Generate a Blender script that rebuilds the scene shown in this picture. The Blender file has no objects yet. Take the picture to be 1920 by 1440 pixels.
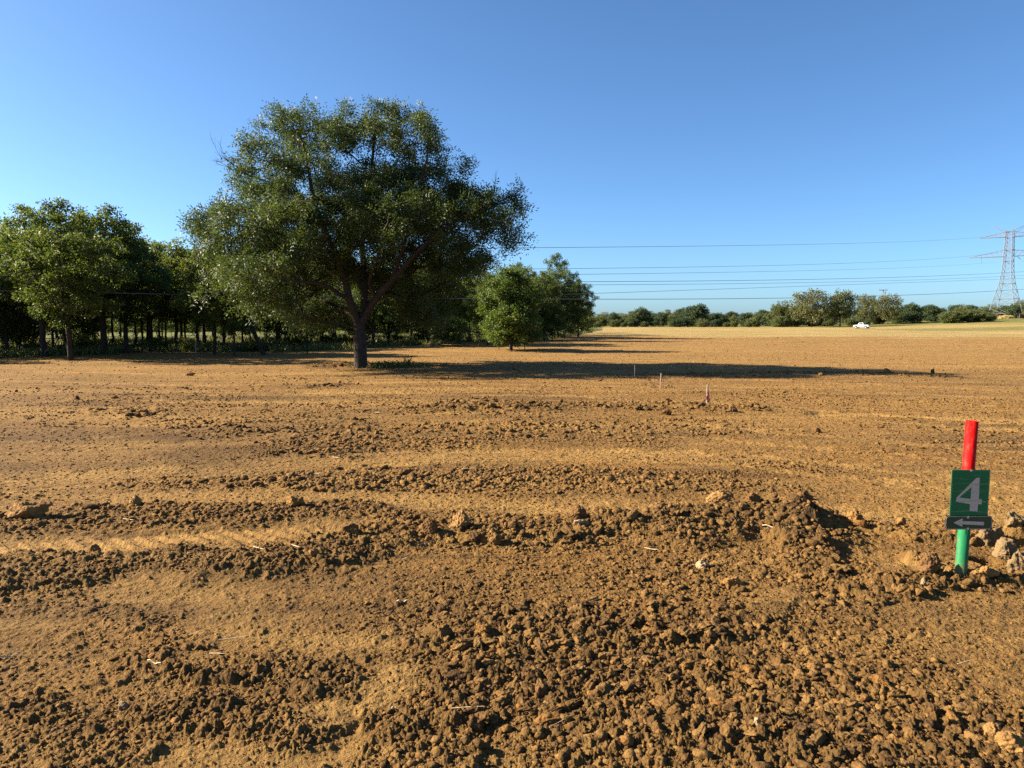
import bpy, math, random
import numpy as np
from mathutils import Vector, Matrix, Euler

# ------------------------------------------------------------------ camera, sky, sun
SC = bpy.context.scene
COL = SC.collection
F = 1387.0                                   # focal length in photo pixels (1920 wide)
EYE = 1.6
HOR = 600.0
PITCH = math.atan((720.0 - HOR) / F)
cam_d = bpy.data.cameras.new("camera")
cam_d.sensor_width = 36.0
cam_d.lens = F / 1920.0 * 36.0
cam_d.clip_end = 6000.0
cam_d.clip_start = 0.05
cam = bpy.data.objects.new("camera", cam_d)
COL.objects.link(cam)
cam.location = (0, 0, EYE)
cam.rotation_euler = (math.pi / 2 - PITCH, 0, 0)
SC.camera = cam

SUN_EL = math.radians(27.0)
SUN_AZ = math.radians(9.0)                  # how far in front of due left
SUN = Vector((-math.cos(SUN_AZ) * math.cos(SUN_EL), math.sin(SUN_AZ) * math.cos(SUN_EL), math.sin(SUN_EL)))
w = bpy.data.worlds.new("World")
SC.world = w
w.use_nodes = True
nt = w.node_tree
bg = nt.nodes["Background"]
sky = nt.nodes.new("ShaderNodeTexSky")
sky.sky_type = 'NISHITA'
sky.sun_disc = False
sky.sun_elevation = SUN_EL
sky.sun_rotation = math.radians(270.0) + SUN_AZ
sky.altitude = 300
sky.air_density = 0.7
sky.dust_density = 1.0
sky.ozone_density = 6.0
wb = nt.nodes.new("ShaderNodeVectorMath"); wb.operation = 'MULTIPLY'     # white balance of the daylight
wb.inputs[1].default_value = (1.0, 1.135, 1.12)
nt.links.new(sky.outputs[0], wb.inputs[0])
nt.links.new(wb.outputs[0], bg.inputs[0])
bg.inputs[1].default_value = 0.050
sl = bpy.data.lights.new("sun", 'SUN')
sl.energy = 5.0
sl.angle = math.radians(0.5)
sl.color = (1.0, 0.87, 0.70)
so = bpy.data.objects.new("sun", sl)
COL.objects.link(so)
so.rotation_euler = SUN.to_track_quat('Z', 'Y').to_euler()
so.location = (-20, 5, 20)
SC.view_settings.view_transform = 'Standard'
SC.view_settings.look = 'None'
SC.view_settings.exposure = 1.95
SC.view_settings.gamma = 1.0
SC.cycles.max_bounces = 6
SC.cycles.diffuse_bounces = 3
SC.cycles.transmission_bounces = 4
SC.cycles.use_denoising = False
SC.cycles.use_adaptive_sampling = False

R = math.radians
rng = np.random.default_rng(7)
random.seed(7)


# ------------------------------------------------------------------ helpers
def ground_at(px, py):
    """world x, y on the flat datum for a point of the picture"""
    px = np.asarray(px, float); py = np.asarray(py, float)
    u = (px - 960) / F
    v = (720 - py) / F
    up = v * math.cos(PITCH) - math.sin(PITCH)
    fw = math.cos(PITCH) + v * math.sin(PITCH)
    t = -EYE / up
    return u * t, fw * t


def ray_at(px, py, y):
    """world x, z where the sight line through a point of the picture meets depth y"""
    u = (px - 960) / F
    v = (720 - py) / F
    up = v * math.cos(PITCH) - math.sin(PITCH)
    fw = math.cos(PITCH) + v * math.sin(PITCH)
    return u * y / fw, EYE + up * y / fw


def sstep(a, b, x):
    t = np.clip((x - a) / (b - a), 0, 1)
    return t * t * (3 - 2 * t)


def hash2(ix, iy, seed):
    h = (ix.astype(np.int64) * 374761393 + iy.astype(np.int64) * 668265263 + seed * 974634777) & 0xFFFFFFFF
    h = ((h ^ (h >> 13)) * 1274126177) & 0xFFFFFFFF
    h = ((h ^ (h >> 16)) * 2246822519) & 0xFFFFFFFF
    h = h ^ (h >> 15)
    return (h / 4294967296.0).astype(np.float32)


def vnoise(x, y, seed=0):
    fx = np.floor(x); fy = np.floor(y)
    ix = fx.astype(np.int64); iy = fy.astype(np.int64)
    tx = (x - fx).astype(np.float32); ty = (y - fy).astype(np.float32)
    tx = tx * tx * (3 - 2 * tx); ty = ty * ty * (3 - 2 * ty)
    a = hash2(ix, iy, seed); b = hash2(ix + 1, iy, seed)
    c = hash2(ix, iy + 1, seed); d = hash2(ix + 1, iy + 1, seed)
    return ((a + (b - a) * tx) * (1 - ty) + (c + (d - c) * tx) * ty) * 2 - 1


def fbm(x, y, octv=4, seed=0, gain=0.5):
    s = 0; a = 1.0; t = 0
    for i in range(octv):
        s = s + a * vnoise(x * 2 ** i + 13.7 * i, y * 2 ** i - 7.1 * i, seed + i)
        t += a; a *= gain
    return s / t


def bumps(x, y, s, dens, seed, rmin=0.22, rmax=0.55, hgt=0.75):
    """irregular clod-like bumps in a height field, cell size s, share dens of the cells filled"""
    wx = x + 0.28 * s * vnoise(x / s * 2.3, y / s * 2.3, seed + 50)
    wy = y + 0.28 * s * vnoise(x / s * 2.3, y / s * 2.3, seed + 51)
    gx = wx / s; gy = wy / s
    ix = np.floor(gx).astype(np.int64); iy = np.floor(gy).astype(np.int64)
    h = np.zeros_like(gx, dtype=np.float32)
    for dx in (-1, 0, 1):
        for dy in (-1, 0, 1):
            jx = ix + dx; jy = iy + dy
            cx = jx + 0.15 + 0.7 * hash2(jx, jy, seed)
            cy = jy + 0.15 + 0.7 * hash2(jx, jy, seed + 1)
            q = hash2(jx, jy, seed + 2)
            r = rmin + (rmax - rmin) * q * q
            on = hash2(jx, jy, seed + 3) < dens
            d2 = ((gx - cx) ** 2 + (gy - cy) ** 2) / (r * r)
            b = np.sqrt(np.clip(1 - d2, 0, 1)) * r * on
            h = np.maximum(h, b.astype(np.float32))
    return h * s * hgt


def seg_dist(x, y, pts):
    best = None
    for (ax, ay), (bx, by) in zip(pts[:-1], pts[1:]):
        vx, vy = bx - ax, by - ay
        L = vx * vx + vy * vy + 1e-9
        t = np.clip(((x - ax) * vx + (y - ay) * vy) / L, 0, 1)
        d = np.hypot(x - ax - t * vx, y - ay - t * vy)
        best = d if best is None else np.minimum(best, d)
    return best


# features of the worked soil: (points in the picture, half width m, clod density change, rise m, pale, dark)
FEAT = [
    # windrow across the foreground and its right end above the pit
    ([(-60, 1080), (250, 1066), (480, 1060), (640, 1030), (800, 1008), (1000, 1002), (1200, 990), (1360, 972), (1470, 978)], .30, .9, .055, 0, .25),
    ([(1250, 1000), (1400, 985), (1470, 990), (1520, 1010)], .34, .7, .065, 0, .35),
    ([(1500, 985), (1600, 992), (1700, 1002), (1800, 1012)], .15, .8, .045, 0, .1),
    ([(1490, 990), (1530, 1045), (1570, 1085), (1620, 1112)], .15, .8, .035, 0, .35),
    ([(-60, 990), (120, 978), (300, 970), (560, 962), (720, 975)], .42, .75, .035, 0, .2),
    ([(330, 908), (640, 905), (900, 892), (1300, 902), (1450, 925)], .55, .60, .025, 0, .1),
    ([(640, 830), (850, 815), (1000, 805), (1300, 802)], 1.1, .40, .015, 0, 0),
    ([(860, 766), (1100, 763), (1250, 766), (1400, 769), (1465, 772)], .50, 1.0, .060, 0, .2),
    ([(360, 812), (500, 800), (640, 795)], .8, .35, .01, 0, .35),
    ([(360, 850), (470, 855), (600, 845)], .7, .35, .01, 0, .35),
    ([(200, 775), (300, 778)], .35, .6, .04, 0, 0),
    ([(800, 768), (860, 764), (960, 766)], .5, .5, .03, 0, 0),
    ([(1250, 705), (1500, 702), (1720, 704)], 1.0, .6, .03, 0, .2),
    # foreground clod field
    ([(960, 1170), (1200, 1180), (1430, 1160)], .22, .5, .02, 0, .2),
    ([(930, 1300), (1150, 1270), (1500, 1330), (1900, 1400)], .46, .85, .02, 0, .25),
    ([(1200, 1440), (1900, 1500)], .45, .8, .02, 0, .2),
    ([(-20, 1290), (60, 1360), (150, 1420)], .22, .45, .01, 0, .1),
    ([(340, 1350), (480, 1350), (560, 1360)], .14, .8, .02, 0, .2),
    ([(240, 1240), (420, 1260), (640, 1270)], .12, .6, .01, 0, .15),
    ([(-60, 1100), (200, 1150), (340, 1210), (420, 1250)], .16, .3, .01, 0, .05),
    ([(840, 1180), (900, 1230), (960, 1230)], .18, .8, .02, 0, .3),
    ([(720, 1370), (820, 1400), (860, 1440)], .12, .35, .02, 0, .15),
    # heap and rim round the sign post
    ([(1690, 1104), (1790, 1108), (1860, 1100), (1960, 1090)], .09, .9, .030, 0, .1),
    ([(1885, 1022), (1930, 1025), (2000, 1040)], .12, .8, .120, .45, 0),
    ([(1740, 1050), (1770, 1060)], .10, 1.0, .05, 0, .1),
    ([(585, 690), (635, 687)], .55, 1.0, .10, 0, .5),
    ([(590, 725), (640, 722)], .4, .8, .04, 0, .3),
    # smooth, packed patches and wheel tracks
    ([(200, 938), (700, 936), (1000, 944), (1300, 948), (1700, 960), (2000, 965)], .24, -1.0, -.012, .35, 0),
    ([(-60, 1035), (200, 1022), (500, 1000), (700, 985)], .17, -1.1, -.02, .45, 0),
    ([(270, 1105), (430, 1100), (470, 1160), (430, 1190)], .22, -.8, 0, .3, 0),
    ([(640, 1195), (760, 1195)], .14, -.8, 0, .35, 0),
    ([(740, 1270), (690, 1290), (620, 1340)], .11, -1.0, .012, .75, 0),
    ([(1760, 1150), (1930, 1150), (1930, 1270), (1840, 1240)], .27, -1.0, .0, .12, 0),
    ([(1600, 1035), (1690, 1062)], .20, -.6, -.018, .2, 0),
    ([(1570, 1080), (1650, 1100)], .10, -.1, -.03, .1, .1),
    ([(1795, 1090), (1818, 1086)], .10, -.6, -.090, 0, .1),
    ([(1832, 1050), (1862, 1060)], .10, -.6, -.17, 0, .2),
    ([(1420, 1120), (1500, 1150)], .12, -.8, .02, .2, 0),
    ([(-60, 905), (250, 885), (600, 872), (900, 850), (1300, 850)], .35, -.5, -.012, .35, 0),
    ([(1470, 772), (1700, 781), (1990, 792)], .28, -1.0, -.02, .7, 0),
    ([(300, 1420), (560, 1430), (640, 1400)], .13, -.5, 0, .25, 0),
    ([(930, 1390), (1080, 1400)], .12, -.6, -.01, .1, 0),
    ([(600, 735), (760, 732), (860, 730)], .7, -.5, 0, .45, 0),
    ([(-100, 860), (120, 850), (330, 850)], 1.5, -.35, 0, 0, .15),
    ([(1500, 960), (1750, 900), (1950, 960)], .9, -.35, 0, .15, 0),
]
for pts, hw in (([(-60, 900), (250, 882), (500, 862), (750, 846), (1000, 838), (1300, 846), (1600, 872), (1980, 930)], .10),
                ([(-60, 925), (250, 908), (500, 886), (750, 868), (1000, 860), (1300, 868), (1600, 896), (1980, 955)], .09),
                ([(-60, 838), (300, 812), (620, 785), (900, 772)], .12), ([(-60, 858), (300, 832), (620, 802), (900, 788)], .12),
                ([(-60, 760), (300, 742), (700, 735), (1100, 745), (1500, 765), (1980, 800)], .14), ([(-60, 776), (300, 756), (700, 748), (1100, 758), (1500, 779), (1980, 816)], .14),
                ([(0, 712), (400, 722), (800, 716), (1200, 726)], .2), ([(1000, 700), (1400, 712), (1980, 735)], .2), ([(1100, 718), (1500, 728), (1980, 752)], .18),
                ([(1000, 674), (1500, 682), (1980, 690)], .3), ([(1150, 655), (1980, 664)], .4), ([(60, 696), (400, 702), (640, 700)], .25),
                ([(1330, 800), (1600, 822), (1980, 860)], .12), ([(1330, 825), (1600, 846), (1980, 886)], .12)):
    FEAT.append((pts, hw, -.45, -.014, .42, 0))
FW = []
for pts, hw, dn, rise, pale, dark in FEAT:
    W = [tuple(float(c) for c in ground_at(a, b)) for a, b in pts]
    FW.append((W, hw, dn, rise, pale, dark))

EDGE_PX = np.array([-3000, -400, 0, 300, 500, 700, 850, 1000, 1080, 1120, 1200])
EDGE_Y = np.array([700, 680, 668, 663, 661, 652, 645, 640, 630, 618, 612.0])


def soil(x, y):
    """height without clods, clod density, pale share, dark share at points of the plane"""
    x = np.asarray(x, dtype=np.float64); y = np.asarray(y, dtype=np.float64)
    r = np.hypot(x, y)
    z = 2.35 * sstep(70, 200, y) * sstep(72, 150, x + 0.1 * (y - 200)) - 0.35 * sstep(60, 170, y) * sstep(-400, -100, -abs(x))
    far = sstep(3, 12, r)
    z = z + 0.05 * far * fbm(x / 9, y / 5, 3, 3) + 0.14 * sstep(15, 60, r) * fbm(x / 30, y / 14, 2, 9)
    z = z + 0.020 * fbm(x / 1.3, y / 0.9, 4, 21) + 0.006 * fbm(x / .12, y / .12, 3, 31)
    lines = fbm(x / 3.5, (y - 0.06 * x) / .28, 3, 41)
    z = z + 0.024 * sstep(5, 9, y) * lines * (1 - sstep(70, 120, r))
    z = z + 0.010 * sstep(2, 4, y) * fbm(x / .9, y / .16, 3, 61) * (1 - sstep(70, 120, r))
    dens = 0.17 - .08 * sstep(4.5, 8, r) + 0.50 * fbm(x / 1.6, y / .7, 3, 71) + .22 * fbm(x / .32, y / .28, 3, 76) + 0.05 * (lines > .2)
    dens = dens - 0.24 * sstep(13, 28, r)
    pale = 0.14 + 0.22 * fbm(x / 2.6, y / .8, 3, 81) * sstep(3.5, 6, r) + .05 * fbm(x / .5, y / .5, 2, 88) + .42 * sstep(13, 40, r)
    dark = np.clip(0.16 * fbm(x / 1.9, y / 1.2, 3, 91), 0, 1) + .22 * (1 - sstep(3.8, 6.0, r))  # last term paints deeper shade among the near clods into the soil colour
    wob = 0.55
    wx = x + wob * .6 * fbm(x / .35, y / .35, 4, 101)
    wy = y + wob * .42 * fbm(x / .45, y / .30, 4, 102)
    sel = (r < 40)
    xs = wx[sel]; ys = wy[sel]
    dz = np.zeros_like(xs); dd = np.zeros_like(xs); dp = np.zeros_like(xs); dk = np.zeros_like(xs)
    for W, hw, dn, rise, pl, dkk in FW:
        m = 1 - sstep(hw * .45, hw * 1.35, seg_dist(xs, ys, W))
        dz += m * rise; dd += m * dn; dp += m * pl; dk += m * dkk
    z = z.copy(); dens = dens.copy(); pale = pale.copy(); dark = dark.copy()
    z[sel] += dz; dens[sel] += dd; pale[sel] += dp; dark[sel] += dk
    # tread marks of a machine in the packed track at the left
    tx0, ty0 = ground_at(-60, 1036); tx1, ty1 = ground_at(560, 1000)
    dtr = seg_dist(x, y, [(float(tx0), float(ty0)), (float(tx1), float(ty1))])
    tr = (1 - sstep(.12, .24, dtr)) * np.clip(fbm(x / .8, y / .5, 2, 120) + .9, 0, 1)
    z = z + tr * 0.026 * sstep(.45, .8, np.abs(((x * .9 + y * 1.0) / .17) % 1 - .5) * 2)
    dens = np.clip(dens, 0, 1)
    return z, dens, np.clip(pale, 0, 1), np.clip(dark, 0, 1)


def Hz(x, y):
    return float(soil(np.array([x]), np.array([y]))[0][0])


def Hs(x, y):
    return soil(np.atleast_1d(np.array(x, float)), np.atleast_1d(np.array(y, float)))[0]


def np_mesh(name, V, Fq=None, Ft=None, smooth=False, mat_idx=None):
    me = bpy.data.meshes.new(name)
    V = np.ascontiguousarray(V, dtype=np.float32)
    me.vertices.add(len(V)); me.vertices.foreach_set('co', V.ravel())
    loops = []; starts = []; n = 0; c = 0
    if Fq is not None and len(Fq):
        Fq = np.asarray(Fq, dtype=np.int32)
        loops.append(Fq.ravel()); starts.append(np.arange(len(Fq), dtype=np.int32) * 4); n += len(Fq); c += Fq.size
    if Ft is not None and len(Ft):
        Ft = np.asarray(Ft, dtype=np.int32)
        loops.append(Ft.ravel()); starts.append(c + np.arange(len(Ft), dtype=np.int32) * 3); n += len(Ft); c += Ft.size
    L = np.concatenate(loops); S = np.concatenate(starts)
    me.loops.add(len(L)); me.loops.foreach_set('vertex_index', L)
    me.polygons.add(n); me.polygons.foreach_set('loop_start', S)
    if mat_idx is not None:
        me.polygons.foreach_set('material_index', np.asarray(mat_idx, dtype=np.int32))
    me.update(calc_edges=True)
    me.polygons.foreach_set('use_smooth', np.full(n, smooth))
    return me


class MB:
    """collects simple shapes into one mesh"""
    def __init__(s):
        s.v = []; s.f = []; s.m = []
    def add(s, vs, fs, mi=0):
        o = len(s.v)
        s.v += [tuple(p) for p in vs]
        s.f += [tuple(o + i for i in f) for f in fs]
        s.m += [mi] * len(fs)
    def box(s, c, d, rz=0, mi=0):
        x, y, z = d[0] / 2, d[1] / 2, d[2] / 2
        M = Matrix.Rotation(rz, 3, 'Z')
        vs = [Vector(c) + M @ Vector((i * x, j * y, k * z)) for i in (-1, 1) for j in (-1, 1) for k in (-1, 1)]
        s.add(vs, [(0, 1, 3, 2), (4, 6, 7, 5), (0, 4, 5, 1), (2, 3, 7, 6), (0, 2, 6, 4), (1, 5, 7, 3)], mi)
    def tube(s, pts, rad, n=8, cap=True, mi=0):
        pts = [Vector(p) for p in pts]
        if not hasattr(rad, '__len__'): rad = [rad] * len(pts)
        vs = []
        for i, p in enumerate(pts):
            t = (pts[min(i + 1, len(pts) - 1)] - pts[max(i - 1, 0)])
            t = t.normalized() if t.length > 1e-9 else Vector((0, 0, 1))
            a = t.cross(Vector((0.13, 0.31, 0.94))) if abs(t.z) < .95 else t.cross(Vector((1, 0, 0)))
            a.normalize(); b = t.cross(a)
            for k in range(n):
                q = 2 * math.pi * k / n
                vs.append(p + (a * math.cos(q) + b * math.sin(q)) * rad[i])
        fs = []
        for i in range(len(pts) - 1):
            for k in range(n):
                k2 = (k + 1) % n
                fs.append((i * n + k, i * n + k2, (i + 1) * n + k2, (i + 1) * n + k))
        if cap:
            fs.append(tuple(range(n - 1, -1, -1)))
            fs.append(tuple((len(pts) - 1) * n + k for k in range(n)))
        s.add(vs, fs, mi)
    def prism(s, poly, y0, y1, mi=0):
        """polygon in the xz plane pushed along y"""
        n = len(poly)
        vs = [(p[0], y0, p[1]) for p in poly] + [(p[0], y1, p[1]) for p in poly]
        fs = [tuple(range(n)), tuple(range(2 * n - 1, n - 1, -1))]
        fs += [(i, i + n, (i + 1) % n + n, (i + 1) % n) for i in range(n)]
        s.add(vs, fs, mi)
    def mesh(s, name, smooth=False):
        me = bpy.data.meshes.new(name)
        me.from_pydata([tuple(p) for p in s.v], [], s.f)
        for p, mi in zip(me.polygons, s.m):
            p.material_index = mi; p.use_smooth = smooth
        me.update()
        return me


def link(name, me, mats, parent=None, loc=None):
    if not isinstance(mats, (list, tuple)): mats = [mats]
    if me is not None and not me.materials:
        for m in mats: me.materials.append(m)
    o = bpy.data.objects.new(name, me)
    COL.objects.link(o)
    if parent is not None: o.parent = parent
    if loc is not None: o.location = loc
    return o


def tag(o, label=None, cat=None, group=None, kind=None):
    if label: o['label'] = label
    if cat: o['category'] = cat
    if group: o['group'] = group
    if kind: o['kind'] = kind
    return o


def empty(name, loc, rz=0.0):
    o = bpy.data.objects.new(name, None)
    o.empty_display_size = 0.3
    COL.objects.link(o)
    o.location = loc; o.rotation_euler = (0, 0, rz)
    return o


def copy_tree(src, loc, rz, scale, label, cat, group=None):
    c = src.copy(); COL.objects.link(c)
    c.location = loc; c.rotation_euler = (0, 0, rz); c.scale = scale
    c['label'] = label; c['category'] = cat
    if group: c['group'] = group
    elif 'group' in c: del c['group']
    for ch in src.children:
        d = ch.copy(); COL.objects.link(d); d.parent = c
    return c


# ------------------------------------------------------------------ materials
def new_mat(name):
    m = bpy.data.materials.new(name); m.use_nodes = True
    return m, m.node_tree, m.node_tree.nodes["Principled BSDF"]


def N(nt, t, **kw):
    n = nt.nodes.new(t)
    for k, v in kw.items(): setattr(n, k, v)
    return n


def noise(nt, vec, scale, detail=4, rough=.55, out=0):
    n = N(nt, "ShaderNodeTexNoise")
    n.inputs['Scale'].default_value = scale
    n.inputs['Detail'].default_value = detail
    n.inputs['Roughness'].default_value = rough
    nt.links.new(vec, n.inputs['Vector'])
    return n.outputs[out]


def mixc(nt, fac, a, b):
    n = N(nt, "ShaderNodeMix", data_type='RGBA')
    for s, v in ((n.inputs[0], fac), (n.inputs[6], a), (n.inputs[7], b)):
        if isinstance(v, (int, float)): s.default_value = v
        elif isinstance(v, tuple): s.default_value = (*v, 1)
        else: nt.links.new(v, s)
    return n.outputs[2]


def mrange(nt, v, a, b, c=0., d=1.):
    n = N(nt, "ShaderNodeMapRange")
    nt.links.new(v, n.inputs[0])
    for i, q in zip((1, 2, 3, 4), (a, b, c, d)): n.inputs[i].default_value = q
    return n.outputs[0]


def mth(nt, op, a, b=None):
    n = N(nt, "ShaderNodeMath", operation=op)
    for s, v in ((n.inputs[0], a), (n.inputs[1], b)):
        if v is None: continue
        if isinstance(v, (int, float)): s.default_value = v
        else: nt.links.new(v, s)
    return n.outputs[0]


def attr(nt, name):
    n = N(nt, "ShaderNodeAttribute"); n.attribute_name = name
    return n


C_BROWN = (0.118, 0.062, 0.0185)
C_ORANGE = (0.190, 0.092, 0.020)
C_PALE = (0.280, 0.162, 0.048)
C_DARK = (0.046, 0.0265, 0.011)


def soil_material():
    m, nt, b = new_mat("soil")
    co = N(nt, "ShaderNodeNewGeometry").outputs['Position']
    a = attr(nt, "soilmix")
    sep = N(nt, "ShaderNodeSeparateColor"); nt.links.new(a.outputs['Color'], sep.inputs[0])
    big = noise(nt, co, .35, 3); mid = noise(nt, co, 2.7, 5, .6); fine = noise(nt, co, 34, 6, .7); grit = noise(nt, co, 190, 4, .7)
    c = mixc(nt, mrange(nt, big, .38, .62), C_BROWN, C_ORANGE)
    c = mixc(nt, mth(nt, 'MULTIPLY', mrange(nt, mid, .42, .66), .55), c, (.168, .086, .023))
    c = mixc(nt, mth(nt, 'MULTIPLY', mrange(nt, fine, .5, .68), .45), c, C_PALE)
    c = mixc(nt, mth(nt, 'MULTIPLY', mrange(nt, fine, .5, .32), .5), c, C_DARK)
    sm = noise(nt, co, 11, 5, .7)
    c = mixc(nt, mth(nt, 'MULTIPLY', mrange(nt, sm, .5, .66), .40), c, C_PALE)
    c = mixc(nt, mth(nt, 'MULTIPLY', mrange(nt, sm, .47, .33), .55), c, C_DARK)
    mps = N(nt, "ShaderNodeMapping"); nt.links.new(co, mps.inputs[0]); mps.inputs['Scale'].default_value = (.22, 2.6, 1); mps.inputs['Rotation'].default_value = (0, 0, .05)
    stk = noise(nt, mps.outputs[0], 1.0, 6, .7)
    c = mixc(nt, mth(nt, 'MULTIPLY', mrange(nt, stk, .52, .62), .65), c, C_PALE)
    mpt = N(nt, "ShaderNodeMapping"); nt.links.new(co, mpt.inputs[0]); mpt.inputs['Scale'].default_value = (.07, 3.2, 1); mpt.inputs['Rotation'].default_value = (0, 0, -.035)
    thn = noise(nt, mpt.outputs[0], 1.0, 3, .8)
    c = mixc(nt, mth(nt, 'MULTIPLY', mrange(nt, thn, .58, .64), .55), c, (.060, .034, .014))
    c = mixc(nt, mth(nt, 'MULTIPLY', mrange(nt, thn, .40, .35), .60), c, C_PALE)
    c = mixc(nt, mth(nt, 'MULTIPLY', mrange(nt, stk, .46, .36), .45), c, C_DARK)
    mpl = N(nt, "ShaderNodeMapping"); nt.links.new(co, mpl.inputs[0]); mpl.inputs['Scale'].default_value = (.05, .55, 1)
    lng = noise(nt, mpl.outputs[0], 1.0, 5, .65)
    c = mixc(nt, mth(nt, 'MULTIPLY', mrange(nt, lng, .50, .62), .5), c, (.255, .142, .041))
    c = mixc(nt, mth(nt, 'MULTIPLY', mrange(nt, lng, .48, .38), .5), c, (.088, .050, .020))
    # pale packed share and dark share: damp soil, plus near shade put into the colour
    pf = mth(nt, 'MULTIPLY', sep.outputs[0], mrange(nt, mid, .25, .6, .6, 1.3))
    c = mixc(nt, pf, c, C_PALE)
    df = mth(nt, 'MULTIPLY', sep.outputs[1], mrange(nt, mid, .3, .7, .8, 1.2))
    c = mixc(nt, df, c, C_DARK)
    spk = N(nt, "ShaderNodeTexVoronoi"); spk.inputs['Scale'].default_value = 55
    nt.links.new(co, spk.inputs['Vector'])
    sp = mth(nt, 'MULTIPLY', mrange(nt, spk.outputs['Distance'], .16, .10), mrange(nt, mid, .55, .62))
    c = mixc(nt, mth(nt, 'MULTIPLY', sp, .6), c, (.45, .32, .19))
    # straw / grass / forest floor
    a2 = attr(nt, "cover")
    s2 = N(nt, "ShaderNodeSeparateColor"); nt.links.new(a2.outputs['Color'], s2.inputs[0])
    map1 = N(nt, "ShaderNodeMapping"); nt.links.new(co, map1.inputs[0]); map1.inputs['Scale'].default_value = (.05, .35, 1)
    streak = noise(nt, map1.outputs[0], 1.0, 5, .6)
    patch = noise(nt, co, .9, 5, .65)
    straw = mixc(nt, mrange(nt, streak, .42, .62), (.240, .162, .050), (.320, .235, .092))
    straw = mixc(nt, mth(nt, 'MULTIPLY', mrange(nt, patch, .5, .7), .5), straw, (.33, .27, .09))
    c = mixc(nt, mrange(nt, mth(nt, 'ADD', s2.outputs[0], mth(nt, 'MULTIPLY', mth(nt, 'SUBTRACT', streak, .5), 1.6)), .35, .65), c, straw)
    green = mixc(nt, mrange(nt, patch, .4, .65), (.060, .080, .018), (.20, .18, .05))
    c = mixc(nt, mrange(nt, mth(nt, 'ADD', s2.outputs[1], mth(nt, 'MULTIPLY', mth(nt, 'SUBTRACT', patch, .5), 1.2)), .35, .7), c, green)
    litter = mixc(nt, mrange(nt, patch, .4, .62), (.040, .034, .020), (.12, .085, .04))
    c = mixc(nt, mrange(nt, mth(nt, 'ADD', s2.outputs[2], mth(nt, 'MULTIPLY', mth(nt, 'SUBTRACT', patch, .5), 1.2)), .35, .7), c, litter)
    nt.links.new(c, b.inputs['Base Color'])
    b.inputs['Roughness'].default_value = .95
    b.inputs['Specular IOR Level'].default_value = .12
    v1 = N(nt, "ShaderNodeTexVoronoi"); v1.inputs['Scale'].default_value = 70; nt.links.new(co, v1.inputs['Vector'])
    v2 = N(nt, "ShaderNodeTexVoronoi"); v2.inputs['Scale'].default_value = 21; nt.links.new(co, v2.inputs['Vector'])
    hgt = mth(nt, 'ADD', mth(nt, 'MULTIPLY', fine, .022), mth(nt, 'MULTIPLY', grit, .005))
    hgt = mth(nt, 'SUBTRACT', hgt, mth(nt, 'MULTIPLY', v1.outputs['Distance'], .006))
    hgt = mth(nt, 'SUBTRACT', hgt, mth(nt, 'MULTIPLY', v2.outputs['Distance'], .014))
    hgt = mth(nt, 'ADD', hgt, mth(nt, 'MULTIPLY', sm, .05))
    bp = N(nt, "ShaderNodeBump"); bp.inputs['Strength'].default_value = 1.0; bp.inputs['Distance'].default_value = 1.0
    nt.links.new(hgt, bp.inputs['Height']); nt.links.new(bp.outputs[0], b.inputs['Normal'])
    return m


def clod_material(name, cols, bump=1.0, sc=1.0):
    m, nt, b = new_mat(name)
    co = N(nt, "ShaderNodeNewGeometry").outputs['Position']
    g = N(nt, "ShaderNodeNewGeometry"); oi = N(nt, "ShaderNodeObjectInfo")
    rnd = mth(nt, 'FRACT', mth(nt, 'ADD', g.outputs['Random Per Island'], oi.outputs['Random']))
    cr = N(nt, "ShaderNodeValToRGB"); nt.links.new(rnd, cr.inputs[0])
    e = cr.color_ramp.elements
    e[0].color = (*cols[0], 1); e[-1].color = (*cols[-1], 1)
    for i, q in enumerate(cols[1:-1]):
        n = e.new((i + 1) / (len(cols) - 1)); n.color = (*q, 1)
    fine = noise(nt, co, 45 * sc, 5, .7); mid = noise(nt, co, 9 * sc, 4, .6)
    c = mixc(nt, mth(nt, 'MULTIPLY', mrange(nt, fine, .5, .7), .4), cr.outputs[0], C_PALE)
    c = mixc(nt, mth(nt, 'MULTIPLY', mrange(nt, mid, .5, .35), .5), c, C_DARK)
    nt.links.new(c, b.inputs['Base Color'])
    b.inputs['Roughness'].default_value = .95
    b.inputs['Specular IOR Level'].default_value = .12
    v1 = N(nt, "ShaderNodeTexVoronoi"); v1.inputs['Scale'].default_value = 60 * sc; nt.links.new(co, v1.inputs['Vector'])
    hgt = mth(nt, 'ADD', mth(nt, 'MULTIPLY', fine, .014 * bump), mth(nt, 'MULTIPLY', mid, .03 * bump))
    hgt = mth(nt, 'SUBTRACT', hgt, mth(nt, 'MULTIPLY', v1.outputs['Distance'], .006 * bump))
    bp = N(nt, "ShaderNodeBump"); bp.inputs['Distance'].default_value = 1.0
    nt.links.new(hgt, bp.inputs['Height']); nt.links.new(bp.outputs[0], b.inputs['Normal'])
    return m


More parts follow.
